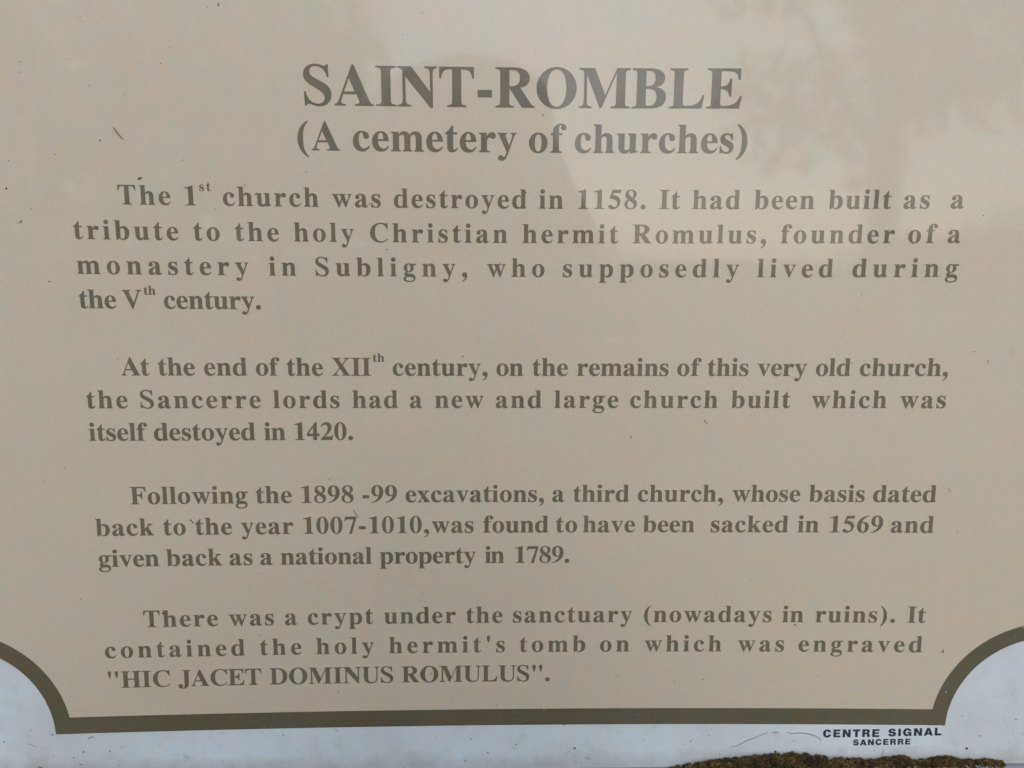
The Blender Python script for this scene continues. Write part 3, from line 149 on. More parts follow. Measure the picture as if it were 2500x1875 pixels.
OUTER = [(-102.94, -265.88), (-100.38, -265.87), (-97.82, -265.96), (-95.28, -266.14), (-92.76, -266.42), (-90.25, -266.79), (-87.77, -267.26), (-85.31, -267.82), (-82.88, -268.47), (-80.49, -269.21), (-78.13, -270.04), (-75.81, -270.96), (-73.54, -271.96), (-71.31, -273.06), (-69.13, -274.23), (-67.01, -275.49), (-64.94, -276.83), (-62.93, -278.25), (-60.98, -279.74), (-59.1, -281.31), (-57.28, -282.95), (-55.53, -284.66), (-53.86, -286.43), (-52.26, -288.27), (-50.74, -290.18), (-49.29, -292.14), (-47.93, -294.15), (-46.65, -296.23), (-45.46, -298.35), (-44.35, -300.52), (-43.33, -302.73), (-42.4, -304.98), (-41.56, -307.27), (-40.81, -309.6), (-40.16, -311.96), (-39.6, -314.34), (-39.14, -316.75), (-38.77, -319.18), (-38.5, -321.63), (-38.32, -324.09), (-38.25, -326.56), (-23.78, -326.22), (-9.37, -325.9), (4.97, -325.59), (19.26, -325.3), (33.5, -325.03), (47.69, -324.78), (61.83, -324.54), (75.93, -324.33), (89.99, -324.12), (104.02, -323.94), (118.01, -323.77), (131.97, -323.62), (145.91, -323.49), (159.82, -323.38), (173.71, -323.28), (187.59, -323.2), (201.45, -323.13), (215.3, -323.08), (229.14, -323.05), (242.98, -323.04), (256.82, -323.04), (270.67, -323.06), (284.51, -323.1), (298.37, -323.15), (312.24, -323.22), (326.12, -323.31), (340.02, -323.41), (353.94, -323.53), (367.89, -323.67), (381.87, -323.82), (395.87, -323.99), (409.91, -324.18), (423.98, -324.38), (438.1, -324.6), (452.26, -324.84), (466.46, -325.09), (480.71, -325.36), (495.02, -325.65), (509.38, -325.95), (523.8, -326.27), (523.88, -323.8), (524.05, -321.34), (524.33, -318.9), (524.69, -316.47), (525.16, -314.07), (525.72, -311.69), (526.37, -309.33), (527.12, -307.01), (527.95, -304.72), (528.88, -302.47), (529.9, -300.26), (531.01, -298.09), (532.2, -295.98), (533.48, -293.91), (534.83, -291.89), (536.27, -289.93), (537.79, -288.03), (539.39, -286.19), (541.06, -284.42), (542.8, -282.71), (544.61, -281.07), (546.49, -279.5), (548.43, -278.01), (550.44, -276.59), (552.5, -275.25), (554.62, -273.99), (556.79, -272.82), (559.01, -271.72), (561.27, -270.72), (563.58, -269.8), (565.93, -268.96), (568.31, -268.22), (570.73, -267.57), (573.18, -267.01), (575.65, -266.54), (578.15, -266.17), (580.66, -265.89), (583.19, -265.7), (585.73, -265.61), (588.28, -265.61), (587.77, -232.06), (587.39, -198.64), (587.15, -165.31), (587.04, -132.05), (587.08, -98.81), (587.27, -65.54), (587.6, -32.21), (588.09, 1.24), (588.75, 34.85), (589.57, 68.66), (590.56, 102.74), (591.73, 137.13), (593.08, 171.89), (594.61, 207.08), (596.34, 242.75), (598.27, 278.97), (595.63, 278.88), (593.01, 278.9), (590.4, 279.03), (587.81, 279.25), (585.24, 279.58), (582.71, 280.01), (580.2, 280.54), (577.72, 281.18), (575.29, 281.91), (572.89, 282.75), (570.54, 283.68), (568.24, 284.7), (565.98, 285.83), (563.78, 287.04), (561.64, 288.35), (559.56, 289.74), (557.54, 291.23), (555.59, 292.8), (553.7, 294.45), (551.89, 296.19), (550.15, 298.0), (548.49, 299.89), (546.9, 301.85), (545.4, 303.89), (543.98, 305.99), (542.65, 308.16), (541.4, 310.39), (540.24, 312.68), (539.17, 315.02), (538.2, 317.42), (537.31, 319.86), (536.53, 322.36), (535.84, 324.89), (535.25, 327.46), (534.75, 330.07), (534.36, 332.71), (534.06, 335.38), (533.87, 338.07), (533.77, 340.78), (533.78, 343.51), (518.78, 342.76), (503.84, 342.05), (488.98, 341.38), (474.17, 340.75), (459.43, 340.16), (444.74, 339.6), (430.11, 339.08), (415.52, 338.6), (400.98, 338.16), (386.48, 337.75), (372.02, 337.39), (357.59, 337.07), (343.2, 336.78), (328.83, 336.53), (314.48, 336.32), (300.14, 336.15), (285.83, 336.02), (271.52, 335.93), (257.23, 335.88), (242.93, 335.87), (228.63, 335.9), (214.33, 335.97), (200.02, 336.08), (185.7, 336.23), (171.37, 336.42), (157.01, 336.65), (142.63, 336.91), (128.21, 337.22), (113.77, 337.57), (99.29, 337.96), (84.77, 338.39), (70.21, 338.86), (55.6, 339.37), (40.94, 339.93), (26.22, 340.52), (11.44, 341.15), (-3.4, 341.82), (-18.32, 342.54), (-33.3, 343.29), (-48.36, 344.09), (-48.35, 341.35), (-48.44, 338.63), (-48.63, 335.94), (-48.92, 333.26), (-49.31, 330.62), (-49.81, 328.0), (-50.4, 325.43), (-51.09, 322.89), (-51.87, 320.39), (-52.75, 317.94), (-53.73, 315.54), (-54.8, 313.2), (-55.96, 310.91), (-57.21, 308.67), (-58.54, 306.5), (-59.97, 304.4), (-61.47, 302.37), (-63.06, 300.4), (-64.73, 298.51), (-66.47, 296.7), (-68.29, 294.97), (-70.18, 293.32), (-72.14, 291.75), (-74.16, 290.27), (-76.25, 288.87), (-78.4, 287.57), (-80.61, 286.36), (-82.87, 285.24), (-85.18, 284.22), (-87.54, 283.29), (-89.95, 282.46), (-92.39, 281.73), (-94.88, 281.11), (-97.4, 280.58), (-99.95, 280.15), (-102.52, 279.83), (-105.12, 279.61), (-107.74, 279.5), (-110.38, 279.49), (-113.03, 279.58), (-111.04, 243.27), (-109.26, 207.51), (-107.68, 172.25), (-106.3, 137.43), (-105.1, 102.99), (-104.09, 68.86), (-103.25, 35.01), (-102.59, 1.36), (-102.1, -32.12), (-101.77, -65.49), (-101.59, -98.8), (-101.57, -132.09), (-101.7, -165.4), (-101.98, -198.77), (-102.39, -232.26)]
DOTS = {'dark': [(83.47, 108.77, 0.9), (77.45, 107.64, 0.45), (8.92, 102.02, 0.45), (183.06, 94.22, 0.36), (191.73, 86.53, 0.32), (75.68, 90.33, 0.36), (-25.14, 77.95, 0.54), (-26.27, 72.54, 0.45), (1.71, 79.71, 0.36), (50.56, 77.8, 0.45), (56.16, 86.27, 0.36), (11.07, 65.72, 0.36), (30.14, 61.31, 0.45), (100.31, 47.13, 0.36), (14.75, 36.27, 0.59), (-10.11, 28.51, 0.41), (-36.02, 24.98, 0.41), (59.67, 25.86, 0.45), (-38.73, 9.68, 0.9), (127.93, 19.56, 0.45), (-26.12, -1.36, 0.41), (-34.07, -9.39, 0.45), (-32.44, -160.71, 0.45), (-16.07, -236.19, 0.45), (-19.16, -153.15, 0.41), (93.82, 12.54, 0.5), (99.32, 7.34, 0.68), (251.43, 9.16, 0.59), (172.62, -23.44, 0.68), (163.24, 2.22, 0.59), (312.92, -40.58, 0.41), (493.94, -37.55, 0.45), (448.42, -48.52, 0.45), (215.76, -85.68, 0.59), (316.1, -134.71, 0.63), (359.7, -124.88, 0.68), (360.99, -126.14, 0.59), (37.49, -135.9, 0.99), (445.91, -89.34, 0.45), (516.07, -2.34, 0.5), (518.51, -82.32, 0.54), (336.06, -222.99, 0.41), (393.08, -226.26, 0.36), (519.23, -194.98, 0.45), (32.86, -245.87, 1.12), (90.62, -260.61, 0.45), (195.78, -287.31, 0.59), (348.24, -293.96, 0.45), (439.39, -291.68, 0.41), (-22.27, -338.83, 0.81), (-40.56, -326.73, 0.59), (-28.4, -342.74, 0.59), (-70.48, -331.49, 0.68), (84.69, -321.28, 0.5), (64.0, -346.39, 0.54), (220.52, -332.69, 0.59), (231.18, -342.28, 0.72), (286.41, -339.73, 0.9), (249.09, -336.73, 0.68), (279.58, -323.31, 0.63), (360.4, -335.65, 0.59), (415.37, -343.5, 0.9), (539.56, -342.72, 1.12), (422.27, -256.17, 0.77), (423.32, -256.45, 0.5), (260.83, 51.98, 0.59), (569.51, -322.29, 0.54), (52.71, -186.09, 0.9), (53.86, -187.39, 0.68), (517.48, -274.92, 0.72)], 'grey': [(-5.74, -338.59, 0.9), (1.7, -335.69, 0.68), (25.47, -334.25, 0.68), (-53.49, -323.38, 0.54), (-40.71, -341.18, 0.5), (-0.8, -348.21, 0.59), (-24.96, -347.64, 0.9), (-23.69, -347.65, 0.68), (102.67, -328.56, 0.81), (153.96, -329.39, 0.5), (56.9, -329.77, 0.41), (160.67, -342.34, 0.5), (198.8, -330.73, 0.5), (216.88, -347.6, 0.95), (188.05, -346.68, 0.5), (287.4, -349.87, 0.59), (314.09, -329.11, 0.54), (330.71, -334.18, 0.54), (256.25, -325.07, 0.54), (372.04, -331.75, 0.72), (426.82, -336.09, 0.72), (357.75, -341.4, 0.54), (379.51, -344.84, 0.54), (356.29, -337.92, 0.5), (479.31, -343.35, 0.72), (475.88, -326.8, 0.41), (546.97, -333.92, 0.9), (534.14, -319.91, 0.68), (574.92, -332.77, 0.59), (568.78, -330.38, 0.59), (564.55, -328.31, 0.5), (574.82, -344.14, 0.45), (-16.97, -328.96, 0.81), (-15.69, -328.7, 0.59), (-18.3, -329.8, 0.54), (294.4, -346.76, 0.54), (295.73, -347.65, 0.45), (293.34, -346.17, 0.41), (569.54, -322.58, 0.68)], 'orange': [(-32.3, -8.58, 0.9), (-19.25, -42.45, 0.77), (-10.56, 28.51, 0.41), (-32.94, -9.39, 0.36)], 'white': [(522.3, -302.88, 0.59), (563.07, -264.94, 0.36), (563.19, -266.06, 0.32), (176.6, -238.46, 0.54), (95.23, -322.44, 0.32), (95.87, -322.42, 0.27), (266.45, -312.66, 0.5), (247.86, -314.18, 0.36), (248.94, -319.58, 0.34), (326.48, -316.67, 0.36), (567.12, -258.85, 0.54)]}
NEEDLE_A = [(22.46, 43.76), (23.6, 42.44), (25.05, 40.67), (26.59, 38.47), (27.72, 36.92)]
NEEDLE_B = [(149.57, -179.31), (151.12, -181.51), (152.54, -183.86), (153.01, -184.77)]
FLAKE = [(34.53, 15.0), (35.03, 15.68), (35.73, 16.02), (36.64, 16.07)]
FIBRE = [[(386.19, -339.78), (390.44, -339.04), (396.0, -335.96), (400.65, -333.92), (405.3, -331.89), (409.48, -329.95)], [(412.35, -330.39), (414.71, -329.78), (416.89, -330.56)], [(421.94, -329.86), (425.17, -330.88), (429.64, -330.63), (433.97, -331.06), (438.83, -332.23), (442.55, -334.12), (444.33, -336.23)]]
HAIRS = [[(-56.21, -332.78), (-53.76, -333.65), (-50.87, -335.38)], [(39.64, -342.39), (41.15, -342.83), (43.34, -344.72)], [(134.31, -324.35), (137.08, -326.37)], [(485.39, -342.84), (485.07, -345.46), (484.2, -347.79)], [(16.03, -86.67), (16.65, -87.88)], [(76.28, -0.56), (76.69, -1.47)], [(135.51, -160.87), (137.01, -159.59)], [(510.22, -166.99), (512.64, -168.57), (511.0, -169.87)], [(517.85, -273.25), (517.58, -276.04)], [(527.63, -87.26), (527.37, -89.5)], [(137.67, -298.49), (137.88, -300.17)], [(311.9, -289.16), (312.98, -290.85)], [(236.48, -308.13), (236.74, -309.54)], [(193.71, 105.49), (194.17, 106.57)], [(365.32, -293.27), (367.36, -292.45)], [(83.55, 110.46), (83.67, 108.34)], [(237.24, -29.97), (237.49, -32.8)], [(-19.12, -330.64), (-17.99, -328.95), (-15.92, -328.41), (-14.76, -329.84)], [(293.07, -345.88), (294.94, -347.35), (296.49, -346.49)]]
MOSS = [(345.17, -356.08), (352.99, -353.55), (368.43, -350.53), (391.82, -347.89), (404.13, -345.7), (412.05, -345.5), (429.49, -344.83), (445.84, -347.34), (456.61, -349.22), (478.54, -350.35), (497.79, -347.65), (508.07, -352.16), (513.27, -350.46), (527.3, -348.87), (543.96, -351.99), (554.89, -351.24), (565.96, -354.31)]
TUFT = (-49.73, -349.06)
LEDGE = [(312.16, -353.65), (578.33, -354.16)]
GLINTS_SMEARS = [(155.64, -21.88, 9), (106.15, -153.41, 8), (193.12, -158.19, 6), (228.18, -72.77, 7), (256.33, -70.53, 5), (303.72, -77.49, 8), (127.39, -172.14, 5), (-59.24, -203.54, 5), (423.53, -247.66, 3), (93.81, -219.01, 4), (362.79, -192.5, 4)]
CAM = {'pos': [222.185, -655.923, 47.842], 'rows': [[0.999444, -0.032408, 0.007899], [0.000471, -0.223077, -0.974801], [0.033353, 0.974262, -0.222938]], 'lens': 40.209}
